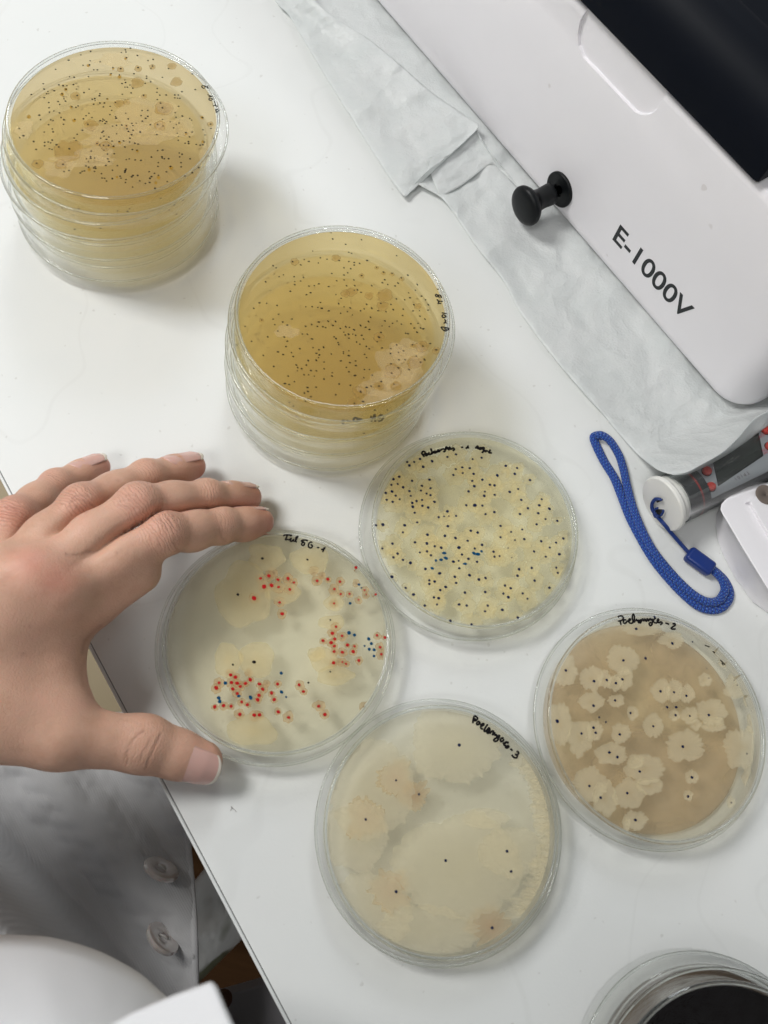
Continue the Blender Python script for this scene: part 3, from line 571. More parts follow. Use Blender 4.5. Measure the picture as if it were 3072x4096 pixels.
# finger recess cut into the top of the front
cut = put('recess_cutter', *join(sweep([dv(135, 0, 90), dv(135, 0, 90.1)], 1, 1))[:2], M_WP, dev) if False else None
RC = [on_plane(x, y, DV0, DN) for x, y in ((2352, 26), (2318, 90), (2308, 140), (2312, 190), (2330, 235), (2400, 308), (2470, 383), (2536, 452), (2558, 463), (2579, 465), (2602, 460), (2621, 447), (2648, 405), (2673, 355))]
RS = [((p - DV0) @ DE, p[2]) for p in RC]
RS = [(RS[0][0] - .5, 101.0)] + RS + [(RS[-1][0] + .5, 101.0)]
bmc = bmesh.new()
va = [bmc.verts.new(tuple((dv(s, 6, z) - np.array(dev['_org'])) * MM)) for s, z in RS]; vb = [bmc.verts.new(tuple((dv(90 + (s - 90) * 1.0, -1.5, z + (.7 if z < 95 else 0)) - np.array(dev['_org'])) * MM)) for s, z in RS]
n_ = len(RS)
bmc.faces.new(va); bmc.faces.new(vb[::-1])
for k in range(n_): bmc.faces.new((va[k], vb[k], vb[(k + 1) % n_], va[(k + 1) % n_]))
bmesh.ops.recalc_face_normals(bmc, faces=bmc.faces)
mec = bpy.data.meshes.new('cut'); bmc.to_mesh(mec); bmc.free()
oc = bpy.data.objects.new('cut', mec); COL.objects.link(oc); oc.parent = dev
bo = body.modifiers.new('recess', 'BOOLEAN'); bo.operation = 'DIFFERENCE'; bo.object = oc; bo.solver = 'EXACT'
bv = body.modifiers.new('soft', 'BEVEL'); bv.width = .0007; bv.segments = 3; bv.limit_method = 'ANGLE'; bv.angle_limit = math.radians(50)
bpy.context.view_layer.update()
dg = bpy.context.evaluated_depsgraph_get()
me_new = bpy.data.meshes.new_from_object(body.evaluated_get(dg)); body.modifiers.clear(); body.data = me_new
bpy.data.objects.remove(oc)
# black lid over the top
LS1 = 245.6
def lid_sec(s):
    # cross-section (out, z): front lip, rounded face, crease, top
    return [(1.6, 96.9), (2.2, 97.6), (2.0, 99.0), (1.2, 106), (-1.5, 114), (-6.5, 120.5), (-13, 124.2), (-17.2, 125.3), (-18.2, 126.1), (-19.4, 125.9), (-21, 125.6), (-60, 126.5), (-195, 126.5), (-199, 122), (-199, 97)]
V, Fc = [], []; ss = [S0 + 8, S0 + 10, LS1 - 2.2, LS1 - .6, LS1]
for i, s in enumerate(ss):
    sh = .8 if i in (0, 4) else (.25 if i == 3 else 0)
    for o_, z_ in lid_sec(s): V.append(dv(s, o_ - sh, z_ - sh * (1 if z_ > 100 else -.4)))
n_ = len(lid_sec(0))
for i in range(len(ss) - 1):
    for k in range(n_):
        k2 = (k + 1) % n_; Fc.append((i * n_ + k, i * n_ + k2, (i + 1) * n_ + k2, (i + 1) * n_ + k))
Fc.append(tuple(range(n_))); Fc.append(tuple((len(ss) - 1) * n_ + k for k in range(n_))[::-1])
auto_smooth(put('lid', V, Fc, M_BLK, dev), 28)
# pull knob: backing plate, stem, mushroom grip
KS, KZ = 163.9, 16.3
K0 = dv(KS, 0, KZ)
plate_ = auto_smooth(put('knob_plate', *lathe([(.01, .05), (8.8, .05), (8.8, .9), (8.3, 1.4), (3.2, 1.4), (3.0, .6), (.01, .6)], K0, 48, axis=DN), M_BLKM, dev))
put('knob_stem', *lathe([(.01, .3), (2.1, .3), (2.1, 8), (.01, 8)], K0, 24, axis=DN), plain('dark_steel', (.05, .055, .055), .25, Metallic=1.0), dev)
auto_smooth(put('knob', *lathe([(.01, 6), (4.9, 6), (5.3, 6.4), (5.2, 9), (4.9, 12), (5.3, 15), (6.4, 17.4), (8.6, 19.2), (9.6, 20.6), (9.7, 22), (9.0, 23.2), (6.5, 24.3), (3, 24.8), (.01, 24.9)], K0, 56, axis=DN), M_BLKM, dev), 50)
# raised print
def text_mesh(name, body_, size, p, ex, ey, mat, parent, ext=.05, align='LEFT', sp=1.0, squash=1.0, weight=0.0):
    cu = bpy.data.curves.new(name, 'FONT'); cu.body = body_; cu.size = size; cu.extrude = ext; cu.align_x = align; cu.space_character = sp; cu.offset = size * weight
    ob = bpy.data.objects.new(name, cu); COL.objects.link(ob); bpy.context.view_layer.update()
    me = bpy.data.meshes.new_from_object(ob.evaluated_get(bpy.context.evaluated_depsgraph_get())); bpy.data.objects.remove(ob)
    co = np.array([v.co[:] for v in me.vertices]); ez = np.cross(ex, ey)
    W = np.array(p) + np.outer(co[:, 0] * squash, ex) + np.outer(co[:, 1], ey) + np.outer(co[:, 2], ez)
    fc = [tuple(q.vertices) for q in me.polygons]; bpy.data.meshes.remove(me)
    return W, fc
W_, f_ = text_mesh('t', 'E-1000V', 14.3, dv(202.6, .06, 20.8), DE, DZ, M_TXT, dev, .06)
w_ = (W_ - DV0) @ DE; sc_ = (255.5 - 202.9) / (w_.max() - w_.min())
W_, f_ = text_mesh('t', 'E-1000V', 14.3, dv(202.6 - .9 * (1), .06, 20.8), DE, DZ, M_TXT, dev, .06, squash=sc_, weight=.012)
put('lettering', W_, f_, M_TXT, dev, smooth=False)

# ------------------------------------------------------------------ foam wrapping sheet under it
def mat_foam():
    t = NT('foam_sheet'); co = t.coord(1)
    a = t.noise(co, 620, 4, .7); b = t.noise(co, 60, 4, .6); vz = t.n('ShaderNodeTexVoronoi', ins={'Vector': co, 'Scale': 900.0})
    c = t.ramp(b, [(.3, (.83, .86, .855)), (.7, (.91, .925, .92))])
    h = t.math('ADD', a, t.math('MULTIPLY', vz.outputs[0], .8))
    wv = t.n('ShaderNodeVectorMath', operation='ADD', ins={0: co, 1: t.n('ShaderNodeVectorMath', operation='SCALE', ins={0: t.n('ShaderNodeTexNoise', ins={'Vector': co, 'Scale': 18.0, 'Detail': 3.0}).outputs[1], 'Scale': .05}).outputs[0]})
    v2 = t.n('ShaderNodeTexVoronoi', ins={'Vector': wv.outputs[0], 'Scale': 34.0})
    v3 = t.n('ShaderNodeTexVoronoi', ins={'Vector': wv.outputs[0], 'Scale': 90.0})
    nb = t.bump(h, .4, .0005, t.bump(t.math('ADD', v2.outputs[0], t.math('MULTIPLY', v3.outputs[0], .35)), .42, .007))
    bs = t.bsdf(c, t.math('ADD', .22, t.math('MULTIPLY', b, .35)), nb, **{'Specular IOR Level': .55})
    tl = t.n('ShaderNodeBsdfTranslucent', ins={'Color': (.8, .84, .84)})
    tr = t.n('ShaderNodeBsdfTransparent')
    m1 = t.n('ShaderNodeMixShader', ins={0: .30, 1: bs.outputs[0], 2: tl.outputs[0]})
    return t.surf(t.n('ShaderNodeMixShader', ins={0: .10, 1: m1.outputs[0], 2: tr.outputs[0]}))
M_FOAM = mat_foam()
sheet = thing('wrapping_sheet', 'crumpled translucent foam wrapping sheet spread under the white instrument', 'packaging', dv(120, 10, 0))
def vnoise(n, seed, oct_=4):
    rs = np.random.RandomState(seed); ph = rs.rand(40, 4)
    def f(x, y):
        v = 0
        for k in range(oct_):
            fr = .018 * 1.9 ** k
            for q in range(3):
                p = ph[k * 3 + q]; a = p[0] * 6.28
                v += math.sin((x * math.cos(a) + y * math.sin(a)) * fr * 6.28 * (.7 + .6 * p[1]) + p[2] * 6.28) / 1.9 ** k
        return v / 3
    return f
nz = vnoise(0, 3)
def strip(name, left, right, zf, nu, nv, parent, mat, thick=.22):
    L = catmull([np.array([*p, 0.]) for p in left], 12); R = catmull([np.array([*p, 0.]) for p in right], 12)
    def samp(C, t):
        x = t * (len(C) - 1); i = min(int(x), len(C) - 2); return C[i] + (C[i + 1] - C[i]) * (x - i)
    V = []
    for i in range(nu):
        u = i / (nu - 1); a, b = samp(L, u), samp(R, u)
        for j in range(nv):
            v = j / (nv - 1); p = a + (b - a) * v; w0 = at(p[0], p[1], 0)
            z = zf(u, v, w0[0], w0[1]); V.append(at(p[0], p[1], z))
    Fc = [(i * nv + j, i * nv + j + 1, (i + 1) * nv + j + 1, (i + 1) * nv + j) for i in range(nu - 1) for j in range(nv - 1)]
    o = put(name, V, Fc, mat, parent)
    s = o.modifiers.new('solid', 'SOLIDIFY'); s.thickness = thick * MM; s.offset = 1
    return o
sm = lambda x: 0 if x < 0 else (1 if x > 1 else x * x * (3 - 2 * x))
def z_main(u, v, x, y):
    lift = 1.0 + 2.6 * abs(nz(x * .55, y * .55)) + .5 * abs(nz(x * 2.2, y * 2.2)) * sm((.92 - v) * 4) + .5 * sm(1 - v * 10)
    over = sm((u - .80) / .14) * sm((1.02 - v) / .35)       # rides up over the thermometer case
    dist = abs(((np.array([x, y, 0]) - TH_C) @ np.array([-TH_A[1], TH_A[0], 0])))
    ridge = sm(1.35 - dist / 22) * sm(((np.array([x, y, 0]) - TH_C) @ TH_A + 4) / 22)
    edge = sm((u - .86) / .12) * sm((.28 - v) / .25) * 3
    return .4 + lift * .75 + ridge * 26.0 + edge * .6
TH_C = at(2646, 2019, 12.4) * [1, 1, 0]; TH_A = at(3072, 1917, 8) - at(2755, 2071, 8); TH_A[2] = 0; TH_A = unit(TH_A)
LEFT = [(1060, -160), (1130, -20), (1180, 60), (1270, 200), (1420, 420), (1560, 620), (1664, 729), (1766, 791), (1837, 885), (1907, 987), (2017, 1128), (2087, 1260), (2241, 1462), (2410, 1654), (2463, 1719), (2547, 1813), (2607, 1863), (2646, 1885), (2696, 1897), (2740, 1891), (2795, 1863), (2884, 1813), (2950, 1752), (3013, 1679), (3080, 1640), (3200, 1600)]
RIGHT = [(1700, -160), (1760, -30), (1850, 60), (1950, 200), (2060, 330), (2160, 430), (2250, 560), (2350, 660), (2450, 760), (2550, 870), (2650, 990), (2760, 1100), (2860, 1220), (2960, 1320), (3020, 1380), (3080, 1440), (3120, 1470), (3160, 1500), (3180, 1510), (3200, 1515), (3220, 1520), (3240, 1520), (3260, 1515), (3280, 1510), (3300, 1500), (3340, 1480)]
strip('sheet', LEFT, RIGHT, z_main, 220, 60, sheet, M_FOAM)
def z_flap(u, v, x, y):
    return 3.0 + 1.6 * abs(nz(x * .7, y * .7)) + .45 * nz(x * 2.4, y * 2.4) + (9.5 * (1 - .55 * u)) * sm(v) ** 1.2 + 1.0 * math.sin(u * 40 + v * 4) * v * .25
strip('folded_flap', [(1020, -160), (1100, 0), (1155, 59), (1218, 165), (1327, 345), (1429, 509), (1554, 705), (1617, 784), (1640, 752)],
      [(1180, -160), (1262, 0), (1370, 90), (1476, 157), (1601, 259), (1727, 368), (1872, 470), (1905, 520), (1700, 690)], z_flap, 130, 34, sheet, M_FOAM)
nz2 = vnoise(0, 8)
strip('torn_fold', [(1700, 640), (1790, 590), (1872, 470), (1925, 560), (1990, 640)], [(1760, 790), (1850, 740), (1960, 660), (2010, 690), (2080, 760)],
      lambda u, v, x, y: 6.0 - 3.2 * v + .7 * nz2(x * 2, y * 2), 50, 20, sheet, M_FOAM)
strip('curled_edge', [(2680, 1893), (2736, 1890), (2795, 1862), (2884, 1811), (2950, 1750), (3013, 1677), (3080, 1638), (3160, 1600)], [(2690, 1900), (2745, 1896), (2810, 1870), (2900, 1822), (2975, 1772), (3040, 1724), (3100, 1684), (3180, 1640)],
      lambda u, v, x, y: 27.5 - 7.0 * v * sm(u * 3) + .6 * nz2(x * 3, y * 3), 50, 12, sheet, M_FOAM)
# ------------------------------------------------------------------ pen thermometer in its clear case
M_CAP = plain('cap_white', (.74, .735, .70), .34); M_DARKB = plain('body_charcoal', (.035, .037, .04), .35); M_REDL = plain('red_stripe', (.28, .04, .035), .4)
M_PAN = plain('panel_grey', (.36, .38, .41), .35, Metallic=.35); M_LCD = plain('lcd', (.026, .030, .028), .5); M_BTN = plain('button_red', (.48, .045, .035), .45)
M_HOLE = plain('slot_dark', (.02, .02, .02), .9); M_PRN = plain('panel_print', (.10, .06, .07), .6); M_PRNR = plain('panel_print_red', (.42, .06, .09), .6)
TC = at(2646, 2019, 12.6)
therm = thing('pen_thermometer', 'pen thermometer with white cap, red buttons and dark display, half under the sheet', 'thermometer', TC * [1, 1, 0])
def tl(prof, name, mat, seg=48, ang=35): return auto_smooth(put(name, *lathe(prof, TC, seg, axis=TH_A), mat, therm), ang)
cap_o = tl([(.01, .5), (10.6, 0), (12.0, .1), (12.5, .7), (12.5, 2.0), (12.0, 2.7), (10.9, 2.9), (10.8, 6.8), (.01, 6.8)], 'cap', M_CAP)
tl([(.01, 6.0), (10.9, 6.0), (11.2, 6.4), (11.2, 12.2), (.01, 12.2)], 'collar', M_DARKB)
tl([(.01, 12.2), (11.2, 12.2), (11.2, 13.1), (.01, 13.1)], 'stripe', M_REDL)
tl([(.01, 13.1), (11.15, 13.1), (11.15, 16.6), (.01, 16.6)], 'band', M_DARKB)
PN = unit(np.array([0, 0, 1.0]) * .92 + np.cross(TH_A, [0, 0, 1.0]) * .30)      # panel faces up and a little to the front
PN = unit(PN - TH_A * (PN @ TH_A)); PS = np.cross(PN, TH_A)
PN = PN * math.cos(.42) + PS * math.sin(.42); PS = np.cross(PN, TH_A)
def th(a, s, h): return TC + TH_A * a + PS * s + PN * h
# barrel behind the panel: D-section
sec = [(math.cos(q) * 10.9, math.sin(q) * 10.9) for q in np.linspace(math.radians(180 - 38), math.radians(360 + 38), 30)]
V = [th(a, x, z) for a in (16.6, 110) for x, z in sec]; n_ = len(sec)
Fc = [(k, (k + 1) % n_, n_ + (k + 1) % n_, n_ + k) for k in range(n_)] + [tuple(range(n_))[::-1], tuple(n_ + k for k in range(n_))]
hb = 10.9 * math.sin(math.radians(38)); wb = 10.9 * math.cos(math.radians(38))
auto_smooth(put('barrel', V, Fc, M_DARKB, therm), 40)
bevel(put('panel', *box(th(62, 0, hb + .35), TH_A, PS, PN, 45.4, wb + .1, .33), M_PAN, therm, smooth=False), .25, 2)
p_pl = th(40, 0, hb + .75)
def onp(x, y): return on_plane(x, y, p_pl, PN)
q4 = [onp(x, y) for x, y in ((2855, 1845), (2875, 1938), (3047, 1821), (3030, 1735))]
put('display', [p + PN * h for h in (-.1, .05) for p in q4], [(0, 1, 2, 3), (4, 7, 6, 5), (0, 4, 5, 1), (1, 5, 6, 2), (2, 6, 7, 3), (3, 7, 4, 0)], M_LCD, therm, smooth=False)
q4b = [onp(x, y) for x, y in ((2850, 1842), (2873, 1945), (3054, 1823), (3034, 1727))]
put('display_frame', [p + PN * h for h in (-.14, .0) for p in q4b], [(0, 1, 2, 3), (4, 7, 6, 5), (0, 4, 5, 1), (1, 5, 6, 2), (2, 6, 7, 3), (3, 7, 4, 0)], M_HOLE, therm, smooth=False)
for x, y in ((2826, 1886), (2842, 1949), (3064, 1722), (3078, 1786)):
    c_ = onp(x, y)
    b_ = auto_smooth(put('button', *lathe([(.01, -.3), (1.95, -.3), (1.95, 1.2), (1.6, 1.65), (.01, 1.8)], c_, 24, axis=PN), M_BTN, therm))
    put('button_well', *lathe([(.01, -.1), (2.25, -.1), (2.25, .03), (.01, .03)], c_, 24, axis=PN), M_HOLE, b_)
def panel_text(s, size, x, y, mat, sp=1.0):
    W_, f_ = text_mesh('t', s, size, onp(x, y) + PN * .04, -TH_A, -np.cross(PN, TH_A) if False else np.cross(PN, -TH_A), mat, therm, .02, 'CENTER', sp)
    put('print', W_, f_, mat, therm, smooth=False)
panel_text('TP101', 2.2, 2963, 1898, M_PRN, 1.5); panel_text('MAX', 1.3, 2842, 1858, M_PRN); panel_text('MIN', 1.3, 2850, 1870, M_PRN); panel_text('HOLD', 1.4, 2861, 1932, M_PRN)
panel_text('\u00b0C/\u00b0F', 1.6, 3044, 1738, M_PRNR); panel_text('ON', 1.6, 3055, 1796, M_PRNR); panel_text('OFF', 1.6, 3060, 1806, M_PRNR)
put('case', *lathe([(11.75, 4.2), (12.15, 4.2), (12.15, 190), (11.75, 190)], TC, 64, axis=TH_A), mat_plate('clear_case', (.975, .98, .975), 1.07), therm)
# slots for the cord in the cap
face_p = TC - TH_A * .02
def onc(x, y, h=0.0): return on_plane(2250 + x * .4955, 1600 + y * .4955, face_p - TH_A * h, TH_A)
for pts in (((735, 790), (805, 806), (800, 815), (765, 830)), ((745, 880), (815, 888), (805, 930), (770, 945))):
    c4 = [onc(x, y, -.3 if i > 9 else .06) for i, (x, y) in enumerate(pts)]
    put('cord_slot', [p + TH_A * h for h in (0, .5) for p in c4], [(0, 1, 2, 3), (4, 7, 6, 5), (0, 4, 5, 1), (1, 5, 6, 2), (2, 6, 7, 3), (3, 7, 4, 0)], M_HOLE, cap_o, smooth=False)

# ------------------------------------------------------------------ blue wrist strap
def mat_strap():
    t = NT('blue_braid'); su = t.attr('su').outputs['Fac']; sv = t.attr('sv').outputs['Fac']
    a = t.math('SINE', t.math('MULTIPLY', su, 4.4)); b = t.math('SINE', t.math('ADD', t.math('MULTIPLY', sv, 9.0), t.math('MULTIPLY', su, 2.2)))
    f = t.math('MULTIPLY', t.math('ADD', a, 1.0), t.math('ADD', b, 1.0))
    fl = t.ramp(t.math('MULTIPLY', f, .25), [(.42, (0, 0, 0)), (.75, (1, 1, 1))])
    c = t.mix(fl, (.003, .045, .30), (.05, .19, .55))
    return t.surf(t.bsdf(c, .55, t.bump(f, .6, .0005), **{'Sheen Weight': .2}))
M_STRAP = mat_strap(); M_CLASP = plain('clasp_blue', (.008, .032, .19), .35); M_CORD = plain('cord_blue', (.006, .03, .17), .5)
SP = Px(2250, 1600, .4955)
strap = thing('wrist_strap', 'blue braided wrist strap looped on the bench, tied to the thermometer cap', 'strap', SP(700, 1100, 0))
def band(name, pts, ra, rb, z):
    path = catmull([SP(x, y, z + (q[0] if (q := rest) else 0)) for x, y, *rest in pts], 10)
    V, Fc = sweep(path, ra, rb, 16); o = put(name, V, Fc, M_STRAP, strap)
    L = np.concatenate([[0], np.cumsum([np.linalg.norm(path[i + 1] - path[i]) for i in range(len(path) - 1)])])
    su = np.repeat(L, 16); sv = np.tile(np.linspace(0, 2 * math.pi, 16, endpoint=False), len(path))
    for nm, a in (('su', su), ('sv', sv)):
        at_ = o.data.attributes.new(nm, 'FLOAT', 'POINT'); at_.data.foreach_set('value', a.astype(np.float32))
    return o
band('band', [(318, 292, .6), (268, 290, .4), (258, 330), (330, 485), (418, 630), (478, 780), (545, 950), (625, 1105), (722, 1270), (830, 1410), (960, 1550), (1085, 1655), (1190, 1690), (1280, 1675), (1338, 1610), (1345, 1540), (1310, 1462), (1262, 1410), (1200, 1360)], 2.1, 1.0, 1.2)
band('band', [(268, 285, .4), (320, 285, .8), (388, 335, .6), (455, 445), (492, 560), (520, 690), (566, 860), (632, 1030), (722, 1200), (836, 1350), (966, 1492), (1085, 1590), (1185, 1632), (1262, 1618), (1300, 1565), (1310, 1520), (1290, 1455), (1245, 1400), (1190, 1345)], 1.9, 1.2, 2.6)
ca, cb = SP(1008, 1232, 3.2), SP(1208, 1378, 3.2)
cd = unit(cb - ca); cs = np.cross(cd, [0, 0, 1.0]); cs = unit(cs); cu_ = np.cross(cs, cd)
cl = put('clasp', *box((ca + cb) / 2, cd, cs, cu_, np.linalg.norm(cb - ca) / 2, 3.5, 2.4), M_CLASP, strap, smooth=True); bevel(cl, 1.5, 4)
cord = [SP(1010, 1232, 3.4), SP(950, 1165, 4.2), SP(880, 1085, 6), SP(815, 1005, 8.5)] + [onc(775, 960, 1.2), onc(748, 930, 1.2)]
put('cord', *sweep(catmull(cord, 8), .55, .55, 8), M_CORD, strap)
put('cord', *sweep(catmull([p + np.array([.55, .35, .2]) for p in cord], 8), .5, .5, 8), M_CORD, strap)
for loop in ([(748, 930), (718, 880), (722, 825), (752, 795), (790, 800)], [(755, 925), (728, 870), (735, 825), (765, 802), (800, 806)], [(735, 915), (750, 945), (790, 935), (812, 905), (812, 888)], [(735, 905), (745, 885), (768, 872)]):
    put('cord_loop', *sweep(catmull([onc(x, y, 1.0) for x, y in loop], 6), .5, .5, 8), M_CORD, strap)

# ------------------------------------------------------------------ white moulded case at the right edge
wcase = thing('white_case', 'chipped white plastic case with a round hole, cut off by the right edge', 'case', at(2980, 2200, 0))
base_ = [(2935, 1985), (2880, 2018), (2861, 2060), (2859, 2110), (2866, 2160), (2886, 2215), (2934, 2312), (3006, 2409), (3072, 2456), (3250, 2600), (3420, 2500), (3420, 1900)]
top_ = [(2965, 1972), (2905, 1993), (2882, 2018), (2879, 2038), (2888, 2056), (2915, 2100), (2965, 2185), (3020, 2276), (3072, 2362), (3250, 2660), (3480, 2560), (3480, 1800)]
n_ = len(base_); V = []
for z, k in ((0.3, 0.0), (6.0, 0.0), (17.0, .28), (23.5, .80), (25.5, 1.0)):
    for (bx_, by_), (tx_, ty_) in zip(base_, top_):
        b3 = at(bx_, by_, 0); t3 = at(tx_, ty_, 25.5); p = b3 + (t3 - b3) * k; V.append(np.array([p[0], p[1], z]))
NL = 5
Fc = [(i * n_ + k, i * n_ + (k + 1) % n_, (i + 1) * n_ + (k + 1) % n_, (i + 1) * n_ + k) for i in range(NL - 1) for k in range(n_)]
Fc += [tuple(range(n_))[::-1], tuple((NL - 1) * n_ + k for k in range(n_))]
shell = auto_smooth(put('shell', V, Fc, M_WP, wcase), 45); bevel(shell, .8, 3, 45)
st = [at(x, y, 27.2) for x, y in ((2985, 2010), (3003, 2008), (3030, 2060), (3072, 2130), (3200, 2330), (3400, 2300), (3400, 1870), (3072, 1958))]
n_ = len(st); V = [p - np.array([0, 0, h]) for h in (2.6, 0) for p in st]
rim_ = bevel(put('top_panel', V, [(k, (k + 1) % n_, n_ + (k + 1) % n_, n_ + k) for k in range(n_)] + [tuple(n_ + k for k in range(n_)), tuple(range(n_))[::-1]], M_WP, wcase, smooth=False), .9, 3, 40)
hc = at(3064, 1979, 27.2)
put('hole', *lathe([(.01, .05), (3.3, .05), (4.0, .25), (4.4, .05), (4.4, -.2), (.01, -.2)], hc, 28), plain('hole_grime', (.16, .13, .11), .8), wcase)
# ------------------------------------------------------------------ the hand: smooth blend of tapered bones, skinned by surface nets
def surface_net(fn, lo, hi, h):
    xs, ys, zs = [np.arange(lo[i], hi[i] + h, h) for i in range(3)]
    n3 = (len(xs), len(ys), len(zs)); B = 6; c3 = [np.arange(0, n, B) for n in n3]
    X, Y, Z = np.meshgrid(*[lo[i] + (c3[i] + (B - 1) / 2) * h for i in range(3)], indexing='ij')
    dc = fn(np.stack([X, Y, Z], -1).reshape(-1, 3)).reshape(X.shape)       # coarse pass: only blocks near the skin are sampled finely
    D = np.repeat(np.repeat(np.repeat(dc, B, 0), B, 1), B, 2)[:n3[0], :n3[1], :n3[2]].astype(np.float32)
    near = np.argwhere(np.abs(dc) < B * h * .87 + 2.5)
    off = np.stack(np.meshgrid(np.arange(B), np.arange(B), np.arange(B), indexing='ij'), -1).reshape(-1, 3)
    for i in range(0, len(near), 600):
        ii = (near[i:i + 600, None, :] * B + off[None]).reshape(-1, 3)
        ii = ii[(ii[:, 0] < n3[0]) & (ii[:, 1] < n3[1]) & (ii[:, 2] < n3[2])]
        D[ii[:, 0], ii[:, 1], ii[:, 2]] = fn(np.array(lo) + ii * h)
    ins = D < 0
    s = np.zeros(tuple(n - 1 for n in D.shape), np.int8)
    for a in (0, 1):
        for b in (0, 1):
            for c in (0, 1): s += ins[a:a + s.shape[0], b:b + s.shape[1], c:c + s.shape[2]]
    act = (s > 0) & (s < 8); idx = np.argwhere(act)
    vid = -np.ones(s.shape, np.int64); vid[act] = np.arange(len(idx))
    acc = np.zeros((len(idx), 3)); cnt = np.zeros(len(idx))
    corners = [(a, b, c) for a in (0, 1) for b in (0, 1) for c in (0, 1)]
    for p in corners:
        for ax in range(3):
            if p[ax]: continue
            q = list(p); q[ax] = 1
            d0 = D[idx[:, 0] + p[0], idx[:, 1] + p[1], idx[:, 2] + p[2]]; d1 = D[idx[:, 0] + q[0], idx[:, 1] + q[1], idx[:, 2] + q[2]]
            mk = (d0 < 0) != (d1 < 0); t = np.where(mk, d0 / np.where(mk, d0 - d1, 1), 0)
            pt = np.tile(np.array(p, float), (len(idx), 1)); pt[:, ax] += t
            acc[mk] += pt[mk]; cnt[mk] += 1
    V = (idx + acc / cnt[:, None]) * h + np.array(lo)
    Fq = []
    for ax in range(3):
        sl0 = [slice(None)] * 3; sl1 = [slice(None)] * 3; sl0[ax] = slice(0, -1); sl1[ax] = slice(1, None)
        ch = ins[tuple(sl0)] != ins[tuple(sl1)]; e = np.argwhere(ch); b, c = (ax + 1) % 3, (ax + 2) % 3
        ok = (e[:, b] > 0) & (e[:, c] > 0) & (e[:, b] < s.shape[b]) & (e[:, c] < s.shape[c]); e = e[ok]
        quad = []
        for db, dc in ((1, 1), (0, 1), (0, 0), (1, 0)):
            k = e.copy(); k[:, b] -= db; k[:, c] -= dc; quad.append(vid[k[:, 0], k[:, 1], k[:, 2]])
        quad = np.stack(quad, 1); flip = ~ins[e[:, 0], e[:, 1], e[:, 2]]
        quad[flip] = quad[flip][:, ::-1]; Fq.append(quad)
    return V, np.concatenate(Fq)

def z4(x, y, z): return at(x * .7233, 1700 + y * .7233, z)
FING = {   # joints knuckle > tip: photograph position of each and height above the table in mm; radii in mm
    'index': ([(330, 905, 46), (905, 600, 41), (1215, 555, 25), (1438, 535, 13)], [9.2, 7.8, 6.9, 5.6]),
    'middle': ([(180, 835, 51), (765, 440, 43), (1140, 400, 25), (1372, 400, 10)], [9.0, 7.6, 6.6, 5.6]),
    'ring': ([(10, 845, 48), (455, 445, 42), (810, 290, 25), (1062, 228, 10)], [8.8, 7.5, 6.5, 5.6]),
    'pinky': ([(-90, 860, 38), (85, 505, 37), (310, 335, 22), (540, 232, 9)], [8.0, 6.7, 5.8, 5.1]),
    'thumb': ([(-330, 1590, 32), (330, 1715, 27), (800, 1765, 17), (1115, 1862, 10)], [13.0, 11.4, 9.0, 7.7]),
}
FJ = {k: [z4(*q) for q in v[0]] for k, v in FING.items()}
W0, W1 = z4(-700, 1420, 40), z4(-830, 1010, 42)
def rcone(P, a, b, ra, rb):
    ab = b - a; t = np.clip(((P - a) @ ab) / (ab @ ab), 0, 1)
    return np.linalg.norm(P - a - t[:, None] * ab, axis=1) - (ra + (rb - ra) * t)
def smin(a, b, k):
    h = np.clip(k - np.abs(a - b), 0, None) / k; return np.minimum(a, b) - h * h * k * .25
def blob(P, c, r, ax=None):
    return np.linalg.norm(P - np.array(c), axis=1) - r
IMG_UP = unit([CAM_U[0], CAM_U[1], 0])
